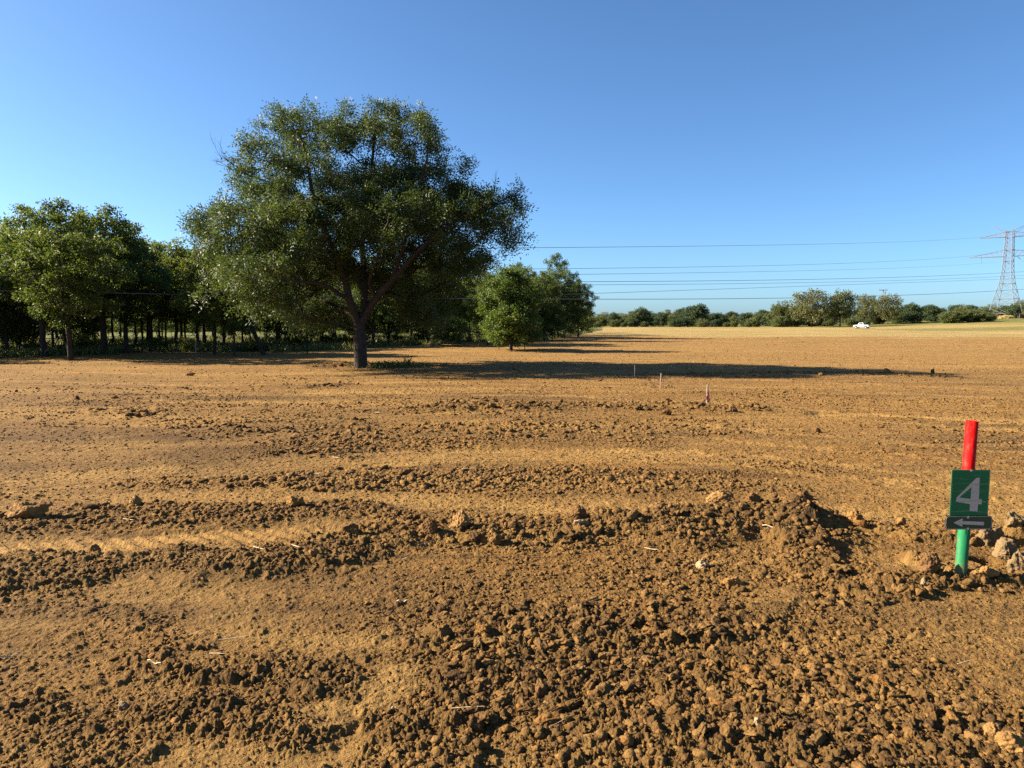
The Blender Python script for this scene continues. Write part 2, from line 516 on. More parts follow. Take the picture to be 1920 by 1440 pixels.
def leaf_material(name, c1, c2, c3=None, trans=.35, rough=.5, spec=.4, tcol=None):
    m, nt, b = new_mat(name)
    g = N(nt, "ShaderNodeNewGeometry"); oi = N(nt, "ShaderNodeObjectInfo")
    co = N(nt, "ShaderNodeTexCoord").outputs['Object']
    big = noise(nt, co, .8, 2)
    f = mth(nt, 'ADD', mth(nt, 'MULTIPLY', g.outputs['Random Per Island'], .6), mrange(nt, big, .3, .7, -.1, .45))
    c = mixc(nt, f, c1, c2)
    if c3: c = mixc(nt, mrange(nt, g.outputs['Random Per Island'], .90, .94), c, c3)
    c = mixc(nt, mth(nt, 'MULTIPLY', oi.outputs['Random'], .35), c, tuple(q * .6 for q in c1))
    nt.links.new(c, b.inputs['Base Color'])
    b.inputs['Roughness'].default_value = rough
    b.inputs['Specular IOR Level'].default_value = spec
    tr = N(nt, "ShaderNodeBsdfTranslucent")
    hs = N(nt, "ShaderNodeHueSaturation"); hs.inputs['Value'].default_value = 1.5; hs.inputs['Saturation'].default_value = 1.1
    hs.inputs['Hue'].default_value = .485
    nt.links.new(c, hs.inputs['Color']); nt.links.new(hs.outputs[0], tr.inputs[0])
    mx = N(nt, "ShaderNodeMixShader"); mx.inputs[0].default_value = trans
    nt.links.new(b.outputs[0], mx.inputs[1]); nt.links.new(tr.outputs[0], mx.inputs[2])
    nt.links.new(mx.outputs[0], nt.nodes['Material Output'].inputs[0])
    return m


def bark_material(name, c1, c2):
    m, nt, b = new_mat(name)
    co = N(nt, "ShaderNodeTexCoord").outputs['Object']
    mp = N(nt, "ShaderNodeMapping"); nt.links.new(co, mp.inputs[0]); mp.inputs['Scale'].default_value = (1, 1, .22)
    n1 = noise(nt, mp.outputs[0], 22, 5, .65)
    nt.links.new(mixc(nt, mrange(nt, n1, .35, .65), c1, c2), b.inputs['Base Color'])
    b.inputs['Roughness'].default_value = .9; b.inputs['Specular IOR Level'].default_value = .15
    bp = N(nt, "ShaderNodeBump"); bp.inputs['Distance'].default_value = .05
    nt.links.new(n1, bp.inputs['Height']); nt.links.new(bp.outputs[0], b.inputs['Normal'])
    return m


def paint(name, col, rough=.5, metal=0, spec=.5, var=.08, scale=20):
    m, nt, b = new_mat(name)
    co = N(nt, "ShaderNodeTexCoord").outputs['Object']
    n1 = noise(nt, co, scale, 4, .6)
    nt.links.new(mixc(nt, mrange(nt, n1, .3, .7), tuple(q * (1 - var) for q in col), tuple(min(1, q * (1 + var)) for q in col)), b.inputs['Base Color'])
    b.inputs['Roughness'].default_value = rough; b.inputs['Metallic'].default_value = metal
    b.inputs['Specular IOR Level'].default_value = spec
    return m


M_SOIL = soil_material()
M_CLOD = clod_material("clod", [(.062, .033, .013), (.098, .052, .017), (.130, .070, .021), (.155, .086, .027), (.175, .098, .032), (.175, .083, .021)])
M_ROCK = clod_material("sandstone", [(.235, .122, .036), (.255, .140, .048), (.205, .110, .036)], bump=1.1, sc=.8)
M_ROCKD = clod_material("dark_clod", [(.125, .060, .022), (.15, .075, .027), (.105, .058, .026)], bump=1.0, sc=.8)
M_ROCKP = clod_material("pale_stone", [(.28, .20, .11), (.30, .215, .12), (.26, .18, .09)], bump=.5, sc=.8)
M_CHALK = clod_material("chalky_clod", [(.150, .098, .045), (.180, .122, .060), (.125, .08, .038)], bump=1.0, sc=.8)
M_BARK = bark_material("bark", (.026, .021, .017), (.064, .052, .040))
M_BARKD = bark_material("dark_bark", (.024, .020, .016), (.062, .048, .036))
M_PECAN = leaf_material("pecan_leaf", (.030, .056, .013), (.088, .122, .027), (.16, .155, .04), trans=.34, rough=.55, spec=.28)
M_OAK = leaf_material("oak_leaf", (.038, .066, .014), (.110, .150, .028), (.18, .19, .035), trans=.40, rough=.55, spec=.25)
M_ELM = leaf_material("elm_leaf", (.050, .080, .015), (.150, .180, .032), (.20, .20, .04), trans=.42, rough=.55, spec=.25)
M_BRIGHT = leaf_material("bright_leaf", (.034, .066, .012), (.098, .145, .024), (.18, .21, .04), trans=.42, rough=.55, spec=.25)
M_FARD = leaf_material("far_dark_leaf", (.036, .058, .024), (.075, .105, .040), trans=.25, rough=.6, spec=.2)
M_FARL = leaf_material("far_light_leaf", (.070, .090, .030), (.150, .165, .055), trans=.3, rough=.6, spec=.2)
M_FARO = leaf_material("far_olive_leaf", (.085, .095, .032), (.160, .160, .060), trans=.3, rough=.6, spec=.2)
M_GRASS = leaf_material("grass_blade", (.055, .080, .022), (.17, .17, .055), (.28, .22, .10), trans=.35, rough=.6, spec=.2)
M_DRY = leaf_material("dry_grass", (.34, .27, .10), (.55, .43, .18), trans=.3, rough=.7, spec=.1)

# ------------------------------------------------------------------ ground: one sheet out to the horizon
dense = np.arange(-41.0, 41.0001, 0.056)
side = np.concatenate([[41.5, 42.2, 43, 44, 46, 48, 51, 55, 60, 66, 73, 80, 90, 100, 115, 130, 150, 165]])
ang = np.radians(np.concatenate([-side[::-1], dense, side, [180.0]]))
rr = [0.15, .4, .7, 1.0, 1.3, 1.5, 1.7, 1.85, 1.95]
r_ = 2.0
while r_ < 3500:
    rr.append(r_)
    st = .0021 if r_ < 9 else .0032 if r_ < 20 else .006 if r_ < 45 else .012 if r_ < 150 else .03
    r_ *= 1 + st
rr = np.array(rr)
A_, R_ = np.meshgrid(ang, rr)
gx = (R_ * np.sin(A_)).ravel(); gy = (R_ * np.cos(A_)).ravel()
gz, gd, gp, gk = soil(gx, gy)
gr = np.hypot(gx, gy)
for s_, hg, lo, hi, sd in ((.013, .85, 0, 5, 211), (.026, .85, 0, 9, 221), (.050, .65, 0, 13, 231), (.10, .45, 0, 30, 241), (.26, .20, 10, 80, 251)):
    sel = (gr < hi) & (gr > lo)
    q = bumps(gx[sel], gy[sel], s_, np.clip(.34 + gd[sel] * .6, 0, .92), sd, hgt=hg)
    lo_ = .75 if s_ < .03 else .35
    fade = (1 - sstep(hi * .7, hi, gr[sel])) * (lo_ + (1 - lo_) * gd[sel])
    gz[sel] += q * fade
nA, nR = len(ang), len(rr)
idx = np.arange(nA * nR, dtype=np.int32).reshape(nR, nA)
nx = np.roll(idx, -1, axis=1)
q = np.stack([idx[:-1], idx[1:], nx[1:], nx[:-1]], -1).reshape(-1, 4)
cen = nA * nR
V = np.empty((cen + 1, 3), np.float32); V[:-1, 0] = gx; V[:-1, 1] = gy; V[:-1, 2] = gz; V[-1] = (0, 0, 0)
tri = np.stack([np.full(nA, cen), idx[0], nx[0]], -1)
gm = np_mesh("ground", V, q[:, ::-1], tri[:, ::-1], smooth=True)
# flip check: normals must point up
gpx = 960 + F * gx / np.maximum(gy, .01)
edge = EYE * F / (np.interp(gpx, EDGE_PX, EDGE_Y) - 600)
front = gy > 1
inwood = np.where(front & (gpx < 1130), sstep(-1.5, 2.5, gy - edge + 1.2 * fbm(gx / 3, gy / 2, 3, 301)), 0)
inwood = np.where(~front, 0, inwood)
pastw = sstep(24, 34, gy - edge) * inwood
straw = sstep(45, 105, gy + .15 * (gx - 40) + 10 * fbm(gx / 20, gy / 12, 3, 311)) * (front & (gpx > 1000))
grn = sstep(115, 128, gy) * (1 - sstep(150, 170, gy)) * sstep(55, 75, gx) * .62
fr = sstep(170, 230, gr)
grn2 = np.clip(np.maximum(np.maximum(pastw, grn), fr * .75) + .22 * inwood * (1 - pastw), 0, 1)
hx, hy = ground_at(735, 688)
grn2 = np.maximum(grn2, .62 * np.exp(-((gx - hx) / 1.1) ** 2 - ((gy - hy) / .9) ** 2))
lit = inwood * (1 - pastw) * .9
lit = np.where(gr > 300, 0, lit)
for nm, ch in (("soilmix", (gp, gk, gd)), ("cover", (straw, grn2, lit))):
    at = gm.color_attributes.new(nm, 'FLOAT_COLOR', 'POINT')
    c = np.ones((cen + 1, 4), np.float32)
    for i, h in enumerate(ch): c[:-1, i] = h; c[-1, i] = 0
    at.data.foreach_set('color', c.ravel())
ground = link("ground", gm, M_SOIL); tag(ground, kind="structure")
if sum(p.normal.z for p in list(gm.polygons)[500000:500200]) < 0:
    gm.flip_normals()
del V, q, idx, nx, A_, R_


# ------------------------------------------------------------------ clods and stones
def ico(sub):
    import bmesh
    bm = bmesh.new(); bmesh.ops.create_icosphere(bm, subdivisions=sub, radius=1)
    v = np.array([p.co[:] for p in bm.verts]); f = np.array([[q.index for q in p.verts] for p in bm.faces])
    bm.free(); return v, f


def shape_clod(v, r, cuts=7, rough=.12, lo=.55, hi=.95):
    v = v.copy()
    for _ in range(cuts):
        n = r.normal(size=3); n /= np.linalg.norm(n)
        d = r.uniform(lo, hi)
        k = v @ n - d
        v -= np.outer(np.clip(k, 0, None) * .9, n)
    for fq, am in ((2.2, rough), (4.7, rough * .7), (10, rough * .42), (21, rough * .2)):
        for _ in range(4):
            k = r.normal(size=3) * fq
            v = v * (1 + (am * .5 * np.sin(v @ k + r.uniform(0, 6.28)))[:, None])
    return v


I1, I2, I3, I4, I5 = ico(1), ico(2), ico(3), ico(4), ico(5)
def asp(v):
    return v * np.array([rng.uniform(.75, 1.4), rng.uniform(.7, 1.1), rng.uniform(.6, 1.1)])


T1 = [asp(shape_clod(I1[0], rng, 5, .22, .5, .9)) for _ in range(24)]
T2 = [asp(shape_clod(I2[0], rng, 7, .21, .5, .9)) for _ in range(30)]
T3 = [asp(shape_clod(I4[0], rng, 8, .20, .5, .9)) for _ in range(22)]


def sample_ring(n, r0, r1, half=41.0):
    u = rng.random(n); r = np.sqrt(r0 ** 2 + u * (r1 ** 2 - r0 ** 2))
    a = np.radians(rng.uniform(-half, half, n))
    return r * np.sin(a), r * np.cos(a)


P = []
for r0, r1, n, smin, smax, pw in ((1.9, 3.5, 56000, .0035, .038, 2.85), (3.5, 6, 52000, .005, .046, 2.9), (6, 10, 44000, .009, .045, 2.8),
                                  (10, 18, 46000, .013, .065, 3.0), (18, 34, 30000, .022, .09, 3.4), (34, 75, 8000, .04, .12, 3.4)):
    x, y = sample_ring(n, r0, r1)
    z, d, _, _ = soil(x, y)
    u = rng.random(n)
    s = (smin ** (1 - pw) + u * (smax ** (1 - pw) - smin ** (1 - pw))) ** (1 / (1 - pw))
    d2 = np.clip(d, 0, 1)
    cap = smin * 1.2 + (smax - smin) * np.clip(d2 * 1.15 + .08, 0, 1)
    cq = 960 + F * x / y
    lf = 1 - .45 * (1 - sstep(620, 900, cq)) * (1 - sstep(5.5, 7, np.hypot(x, y)))     # finer crumbs over the left half
    cap = cap * lf
    d2 = d2 * (.45 + .55 * (lf - .55) / .45)
    keep = (rng.random(n) < .24 * (1 - .7 * sstep(15, 25, np.hypot(x, y))) + d2 ** 1.3) & (s < cap)
    P.append(np.stack([x, y, z, s, d], -1)[keep])
P = np.concatenate(P)
rP = np.hypot(P[:, 0], P[:, 1])
inw = (P[:, 1] > EYE * F / (np.interp(960 + F * P[:, 0] / P[:, 1], EDGE_PX, EDGE_Y) - 600) - 1) & (960 + F * P[:, 0] / P[:, 1] < 1130)
P = P[~inw]; rP = rP[~inw]
app = P[:, 3] / rP
vis = (np.abs(P[:, 0] / P[:, 1]) < .66) & (rP > 2.75)
order = np.argsort(-(app * vis))
top = order[:300]; rest = order[300:]


def scatter(name, rows, T, faces):
    n = len(rows); k = len(T); nv = len(T[0])
    ti = rng.integers(0, k, n)
    base = np.stack(T)[ti]
    az = rng.uniform(0, 6.283, n); ax = rng.uniform(-.5, .5, n)
    ca, sa, cx, sx = np.cos(az), np.sin(az), np.cos(ax), np.sin(ax)
    sc = rows[:, 3:4] * rng.uniform(.75, 1.25, (n, 3)) * np.array([1, 1, .78])
    b = base
    y2 = b[..., 1] * cx[:, None] - b[..., 2] * sx[:, None]; z2 = b[..., 1] * sx[:, None] + b[..., 2] * cx[:, None]
    x2 = b[..., 0] * sc[:, 0:1]; y2 = y2 * sc[:, 1:2]; z2 = z2 * sc[:, 2:3]
    X = x2 * ca[:, None] - y2 * sa[:, None] + rows[:, 0:1]
    Y = x2 * sa[:, None] + y2 * ca[:, None] + rows[:, 1:2]
    Z = z2 + (rows[:, 2] + rows[:, 3] * .30)[:, None]
    V = np.stack([X, Y, Z], -1).reshape(-1, 3)
    Fx = (faces[None] + (np.arange(n) * nv)[:, None, None]).reshape(-1, 3)
    return V, Fx


restP = P[rest]; ar = app[rest]
mid_n = 9000
V2, F2 = scatter("m", restP[:mid_n], T2, I2[1])
V1, F1 = scatter("s", restP[mid_n:], T1, I1[1])
cm = np_mesh("soil_clods", np.concatenate([V2, V1]), None, np.concatenate([F2, F1 + len(V2)]), smooth=True)
oc = link("soil_clods", cm, M_CLOD)
tag(oc, "countless small crumbs and clods of brown earth strewn over the graded soil", "clods", None, "stuff")
del V1, V2, F1, F2
clod_me = []
for t in T3:
    me = np_mesh("dirt_clod", t, None, I4[1], smooth=True); me.materials.append(M_CLOD); clod_me.append(me)
for i in top:
    x, y, z, s, d = P[i]
    o = bpy.data.objects.new("dirt_clod", clod_me[int(rng.integers(len(clod_me)))])
    COL.objects.link(o)
    o.location = (x, y, z + s * .30)
    o.rotation_euler = (rng.uniform(-.4, .4), rng.uniform(-.4, .4), rng.uniform(0, 6.28))
    o.scale = (s * rng.uniform(.85, 1.25), s * rng.uniform(.85, 1.2), s * rng.uniform(.62, .9))
    cpx = 960 + F * x / y; cpy = 600 + EYE * F / y
    if cpy < 1110 and cpx > 1480: wh = "near the pit and the sign post"
    elif cpy < 1110: wh = "in the windrow across the middle"
    elif cpx < 820: wh = "in the lower left foreground"
    elif cpy < 1250: wh = "in the clod field left of the pit"
    else: wh = "in the rough clod field along the bottom"
    sz = "egg sized" if s < .022 else "fist sized" if s < .032 else "large"
    tag(o, sz + " brown clod of earth " + wh, "clod", sz + " clods " + wh)

# single stones one can point to: px, base y, width px, height px, material, name, label
ROCKS = [
    (44, 990, 84, 34, 'r', "large tan slab of hard earth at the left end of the upper rutted ridge"),
    (252, 958, 26, 20, 'r', "blocky orange lump topping the upper left ridge, right of the tan slab"),
    (550, 962, 38, 22, 'r', "rounded tan lump with grooved side at the right end of the upper left ridge"),
    (657, 1021, 38, 22, 'd', "smooth oval brown clod at the start of the long clod windrow"),
    (806, 1020, 34, 32, 'd', "knobbly dark clod just left of the big round tan lump in the windrow"),
    (861, 1010, 42, 36, 'r', "big round tan lump sitting in the middle of the windrow"),
    (927, 1030, 30, 26, 'r', "round brown ball of earth lying in front of the windrow"),
    (1086, 990, 36, 28, 'd', "reddish brown round clod directly behind the pale flat stone"),
    (1090, 1004, 36, 14, 'p', "pale flat stone lying at the foot of the reddish brown clod"),
    (1352, 968, 58, 32, 'r', "widest orange lump on the crest of the clod heap"),
    (1414, 976, 34, 22, 'd', "dark brown clod between the two biggest lumps on the heap crest"),
    (1502, 980, 50, 42, 'd', "tallest rough brown lump at the right end of the heap crest"),
    (1606, 993, 32, 24, 'r', "tan lump on the lip above the shallow pit"),
    (1690, 995, 26, 16, 'r', "low brown lump on the pit lip nearest the sign"),
    (1318, 1066, 30, 18, 'p', "pale dusty rounded stone in the dark clods left of the pit"),
    (1375, 1098, 46, 18, 'r', "long low tan clod below the pale dusty stone"),
    (588, 1060, 24, 16, 'r', "brown stone standing clear above the smooth patch"),
    (175, 1046, 24, 18, 'r', "tan pointed clod beside the tread marks on the left"),
    (1015, 1316, 34, 32, 'd', "large crumbly brown ball in the lower middle foreground"),
    (1420, 1386, 16, 24, 'p', "small upright pale yellow stone near the bottom edge"),
    (1782, 1086, 22, 30, 'r', "angular orange rock leaning against the left side of the sign post"),
    (1745, 1094, 40, 42, 'd', "dark lumpy clod left of the orange rock by the sign"),
    (1733, 1108, 12, 18, 'p', "small cream coloured stone below the dark clod by the sign"),
    (1862, 1030, 66, 40, 'c', "biggest whitish crusted clay lump of the heap right behind the sign post"),
    (1888, 1052, 46, 40, 'c', "whitish crusted clay lump in front of the biggest one right of the sign post"),
    (1915, 1066, 44, 36, 'c', "whitish crusted clay lump cut by the right edge of the photo"),
    (1848, 1010, 34, 18, 'c', "small pale clay lump on top of the heap behind the arrow sign"),
    (1905, 1022, 50, 26, 'c', "flat pale clay lump at the back of the heap near the right edge"),
    (1845, 1098, 60, 26, 'r', "long crumbly clod on the near rim of the sign hole"),
    (1663, 702, 18, 9, 'r', "wide tan boulder alone at the end of the big tree's shadow"),
    (1750, 703, 9, 9, 'd', "small dark boulder right of the wide tan boulder"),
    (143, 749, 10, 8, 'd', "left one of two lone stones in the field at far left"),
    (213, 747, 16, 7, 'r', "flatter right one of two lone stones in the field at far left"),
    (1253, 762, 16, 11, 'd', "tallest dark clod in the rough strip beside the ribboned stake"),
    (1248, 778, 26, 10, 'd', "broad dark clod below the tallest one in the rough strip"),
    (1372, 776, 22, 10, 'd', "dark clod in the rough strip right of the ribboned stake"),
    (802, 773, 13, 10, 'd', "lone clod in the middle field left of the rough strip"),
    (268, 780, 26, 9, 'r', "orange mound of earth in the field at the left"),
    (690, 812, 12, 12, 'd', "dark round clod on the left part of the middle field"),
    (1535, 812, 12, 10, 'd', "single dark clod right of centre in the middle field"),
    (355, 704, 20, 6, 'r', "low orange heap far left in front of the wood"),
    (230, 1330, 22, 16, 'p', "pale tan stone in the lower left foreground"),
    (430, 1375, 26, 22, 'r', "light brown knob of earth near the lower left edge"),
    (1905, 1440, 60, 40, 'r', "large crumbly clod in the bottom right corner"),
    (1865, 1400, 40, 28, 'r', "tan clod above the bottom right corner"),
]
for k, (px, py, wpx, hpx, mt, lab) in enumerate(ROCKS):
    x, y = (float(c) for c in ground_at(px, py - hpx * .12))
    d = y / (math.cos(PITCH))
    wm = wpx * d / F; hm = hpx * d / F
    rk = np.random.default_rng(900 + k)
    v = shape_clod(I5[0], rk, 9, .13, .55, .92)
    for fq, am in ((17, .014), (31, .012), (55, .009)):
        for _ in range(7):
            kk_ = rk.normal(size=3) * fq * .6
            v = v * (1 + (am * np.sin(v @ kk_ + rk.uniform(0, 6.28)))[:, None])
    v = v / (v.max(0) - v.min(0)) 
    wm *= .98; hm *= .95
    v = v * np.array([wm, min(wm, hm * 1.5) * rk.uniform(.8, 1.0), hm * 1.42])
    v[:, 2] -= v[:, 2].min() + hm * .38
    me = np_mesh("rock", v, None, I5[1], smooth=True)
    mat = {'r': M_ROCK, 'd': M_ROCKD, 'p': M_ROCKP, 'c': M_CHALK}[mt]
    nm = {'r': 'earth_lump', 'd': 'earth_lump', 'p': 'stone', 'c': 'earth_lump'}[mt]
    o = link(nm, me, mat, loc=(x, y + v[:, 1].max() * .5, Hz(x, y)))
    tag(o, lab, 'stone' if mt == 'p' else 'clod')

# dry twigs and a wilted weed lying on the soil
M_TWIG = paint("dry_twig", (.52, .40, .24), .8, var=.3, scale=60)
for px, py, L, a, lab in ((755, 1131, 22, .1, "short pale straw on the smooth ground in the left foreground"),
                          (14, 1236, 50, .35, "thin pale twig at the left edge of the foreground"),
                          (290, 1255, 36, -.3, "bleached bark chip among clods in the lower left"),
                          (590, 895, 34, .05, "dry stalk lying on the rough strip left of centre"),
                          (885, 885, 40, .03, "long dry stalk lying on the rough strip in the middle"),
                          (1170, 742, 22, .02, "pale stick lying far out in the field before the stakes"),
                          (1450, 1012, 40, -.4, "thin dry root on the clod heap"),
                          (740, 1332, 14, .6, "small white chip in front of the smooth pale patch")):
    x, y = (float(c) for c in ground_at(px, py))
    Lm = L * y / F
    m = MB(); pts = []
    for i in range(6):
        t = i / 5 - .5
        pts.append((math.cos(a) * t * Lm, math.sin(a) * t * Lm * 1.5, .004 + .35 * .02 * math.sin(i * 1.7)))
    m.tube(pts, [.0022 + y * .0003] * 5 + [.001], 5)
    o = link("twig", m.mesh("twig"), M_TWIG, loc=(x, y, Hz(x, y) + .012)); tag(o, lab, "twig")


G_ST = "short dry stalks scattered on the soil"
for q_ in range(26):
    px, py = random.uniform(20, 1900), 700 + 735 * random.random() ** .8
    x, y = (float(c) for c in ground_at(px, py))
    L_ = random.uniform(.03, .11) * (1 + y / 9); a = random.uniform(-.9, .9); bend = random.uniform(-.02, .02)
    m = MB(); m.tube([(math.cos(a) * (t - .5) * L_, math.sin(a) * (t - .5) * L_, .006 + bend * t * (1 - t) + .012 * t) for t in (0, .25, .5, .75, 1)], [.0012 + y * .00018] * 4 + [.0006], 5)
    o = link("dry_stalk", m.mesh("dry_stalk"), M_TWIG, loc=(x, y, Hz(x, y) + .008)); tag(o, "tiny pale dry stalk lying on the bare soil", "stalk", G_ST)

# ------------------------------------------------------------------ trees
def tree_skeleton(r, limbs, lobes, ncl, spacing, tip=.006, jit=.10, step=.35, bough=(1, .0), eye=None):
    """limbs: list of polylines (first starts at the ground); lobes: ellipsoids (c, rad, weight)"""
    pos = []; par = []; rad0 = []
    def addn(p, pa, rr_=0):
        pos.append(np.array(p, float)); par.append(pa); rad0.append(rr_); return len(pos) - 1
    for L in limbs:
        pts, r0, r1 = L
        pts = [np.array(p, float) for p in pts]
        if pos:
            dd = [np.linalg.norm(q - pts[0]) for q in pos]; cur = int(np.argmin(dd))
        else:
            cur = addn(pts[0], -1, r0)
        tot = sum(np.linalg.norm(b - a) for a, b in zip(pts[:-1], pts[1:])); acc = 0
        for a, b in zip(pts[:-1], pts[1:]):
            l = np.linalg.norm(b - a); n = max(1, int(l / .3))
            for i in range(1, n + 1):
                acc += l / n
                cur = addn(a + (b - a) * i / n + (r.normal(size=3) * .015 if i < n else 0), cur, r0 + (r1 - r0) * acc / tot)
    # cluster centres
    wsum = sum(l[2] for l in lobes); C_ = []; tries = 0
    cells = {}
    while len(C_) < ncl and tries < ncl * 30:
        tries += 1
        q = r.random() * wsum
        for l in lobes:
            q -= l[2]
            if q <= 0: break
        d = r.normal(size=3); d /= np.linalg.norm(d)
        off = d * np.array(l[1]) * (r.random() ** (.42))
        if eye: off[[0, 2]] *= (eye[1] + l[0][1] + off[1]) / (eye[1] + l[0][1])
        p = np.array(l[0]) + off
        if eye:   # nearer boughs are drawn in a little so that the outline keeps its shape
            f_ = off[1] / (eye[1] + l[0][1])
            p[0] += (l[0][0] + eye[0]) * f_; p[2] += (l[0][2] - eye[2]) * f_
        key = tuple(np.floor(p / spacing).astype(int))
        ok = True
        for dx in (-1, 0, 1):
            for dy in (-1, 0, 1):
                for dz in (-1, 0, 1):
                    for o in cells.get((key[0] + dx, key[1] + dy, key[2] + dz), ()):
                        if ((o - p) ** 2).sum() < spacing * spacing: ok = False
        if not ok: continue
        cells.setdefault(key, []).append(p)
        C_.append(p)
        nb = int(round(bough[0] * r.uniform(.5, 1.5)))
        for _ in range(nb - 1): C_.append(p + r.normal(size=3) * bough[1] * np.array([1, 1, .7]))
    base = np.array(limbs[0][0][0])
    stem = np.array(limbs[0][0][-1])
    C_.sort(key=lambda p: np.linalg.norm(p - stem))
    PA = np.zeros((len(C_) * 12 + len(pos) + 10, 3)); n = len(pos); PA[:n] = np.array(pos)
    tips = []
    hmin = stem[2] * .8
    nlimb = n
    for c in C_:
        dv = PA[:n] - c
        dist = np.sqrt((dv ** 2).sum(1))
        up = PA[:n, 2] - c[2]
        cost = dist + .5 * np.clip(up, 0, None) + 5 * (PA[:n, 2] < hmin)
        j = int(np.argmin(cost))
        a = PA[j].copy(); l = dist[j]; k = max(1, int(l / step)); cur = j
        out = (c - a); perp = r.normal(size=3) * jit * l
        for i in range(1, k + 1):
            t = i / k
            p = a + out * t + perp * math.sin(math.pi * t) + np.array([0, 0, .12 * l * math.sin(math.pi * t)])
            cur = addn(p, cur); PA[n] = p; n += 1
            if n >= len(PA) - 2: PA = np.vstack([PA, np.zeros_like(PA)])
        tips.append(cur)
    par = np.array(par); cnt = np.zeros(n)
    ch = [[] for _ in range(n)]
    for i in range(n):
        if par[i] >= 0: ch[par[i]].append(i)
    e = 2.35
    acc = np.zeros(n)
    for i in range(n - 1, -1, -1):
        if not ch[i]: acc[i] = max(acc[i], tip ** e)
        if par[i] >= 0: acc[par[i]] += acc[i]
    rad = acc ** (1 / e)
    rad0 = np.array(rad0)
    rad = np.where(rad0 > 0, rad0, np.minimum(rad, .11))
    return np.array(pos), par, ch, rad, [pos[t] for t in tips]


def skin(pos, par, ch, rad, thin=.0):
    V = []; Fq = []
    done = np.zeros(len(pos), bool)
    starts = [(0, -1)]
    while starts:
        s, pj = starts.pop()
        chain = ([pj] if pj >= 0 else []) + [s]; cur = s
        while ch[cur]:
            nxt = max(ch[cur], key=lambda c: rad[c])
            for c in ch[cur]:
                if c != nxt: starts.append((c, cur))
            chain.append(nxt); cur = nxt
        if len(chain) < 2: continue
        pts = pos[chain]; rd = rad[chain].copy()
        if pj >= 0: rd[0] = min(rd[0], rd[1] * 1.25)
        if rd.max() < thin: continue
        n = 10 if rd.max() > .08 else 6 if rd.max() > .025 else 4
        o = len(V)
        ref = np.array([.21, .37, .9])
        for i in range(len(chain)):
            t = pts[min(i + 1, len(pts) - 1)] - pts[max(i - 1, 0)]
            t = t / (np.linalg.norm(t) + 1e-9)
            a = np.cross(t, ref) if abs(t @ ref) < .97 else np.cross(t, [1, 0, 0])
            a /= np.linalg.norm(a) + 1e-9; b = np.cross(t, a)
            for k in range(n):
                q = 6.28318 * k / n
                V.append(pts[i] + (a * math.cos(q) + b * math.sin(q)) * rd[i])
        for i in range(len(chain) - 1):
            for k in range(n):
                k2 = (k + 1) % n
                Fq.append((o + i * n + k, o + i * n + k2, o + (i + 1) * n + k2, o + (i + 1) * n + k))
    return np.array(V), np.array(Fq)


def leaves(r, centers, per, crad, ll, lw, droop=.35, spray=1, flat=.8):
    """leaf quads in sprays round the cluster centres"""
    C_ = np.repeat(np.array(centers), per, 0); n = len(C_)
    d = r.normal(size=(n, 3)); d /= np.linalg.norm(d, axis=1)[:, None]
    p = C_ + d * (r.random((n, 1)) ** .5) * crad * np.array([1, 1, flat])
    ax = d * .9 + r.normal(size=(n, 3)) * .7; ax[:, 2] -= droop
    ax /= np.linalg.norm(ax, axis=1)[:, None]
    nm = r.normal(size=(n, 3)) * .75 + np.array([0, 0, .8])
    sd = np.cross(ax, nm); sd /= np.linalg.norm(sd, axis=1)[:, None] + 1e-9
    up = np.cross(sd, ax)
    if spray > 1:
        P_, A_, S_, U_ = [], [], [], []
        L = ll * spray * .42
        for i in range(spray):
            t = (i // 2) / max(1, (spray - 1) // 2)
            sgn = 1 if i % 2 else -1
            if i == spray - 1: sgn = 0
            base = p + ax * (t * L) + np.array([0, 0, -.25]) * (t * t * L)
            aa = ax * (.55 if sgn else 1) + sd * sgn * .95 + r.normal(size=(n, 3)) * .18
            aa /= np.linalg.norm(aa, axis=1)[:, None]
            uu = up + r.normal(size=(n, 3)) * .3
            ss = np.cross(aa, uu); ss /= np.linalg.norm(ss, axis=1)[:, None] + 1e-9
            P_.append(base); A_.append(aa); S_.append(ss); U_.append(np.cross(ss, aa))
        p = np.concatenate(P_); ax = np.concatenate(A_); sd = np.concatenate(S_); up = np.concatenate(U_)
        n = len(p)
    L = ll * r.uniform(.65, 1.25, (n, 1)); W = lw * r.uniform(.7, 1.2, (n, 1))
    v0 = p; v1 = p + ax * L * .45 + sd * W * .5; v2 = p + ax * L; v3 = p + ax * L * .45 - sd * W * .5
    V = np.stack([v0, v1, v2, v3], 1).reshape(-1, 3)
    return V, np.arange(n * 4, dtype=np.int32).reshape(-1, 4)


def make_tree(name, seed, limbs, lobes, ncl, spacing, per, crad, ll, lw, leafmat, bark, spray=1, droop=.35, thin=.004, step=.35, tip=.006, bough=(1, 0), eye=None):
    r = np.random.default_rng(seed)
    pos, par, ch, rad, tips = tree_skeleton(r, limbs, lobes, ncl, spacing, step=step, tip=tip, bough=bough, eye=eye)
    V, Fq = skin(pos, par, ch, rad, thin)
    root = empty(name, (0, 0, 0))
    tm = np_mesh("trunk", V, Fq, smooth=True)
    link("trunk", tm, bark, root)
    LV, LF = leaves(r, tips, per, crad, ll, lw, droop, spray)
    link("crown", np_mesh("crown", LV, LF), leafmat, root)
    return root


# --- the big lone tree, hand laid from the photograph
TX, TY = (float(c) for c in ground_at(677, 690))
TZ = Hz(TX, TY)


def hp(px, py, dy=0.0):
    x, z = ray_at(px, py, TY + dy)
    return (x - TX, dy, z - TZ)


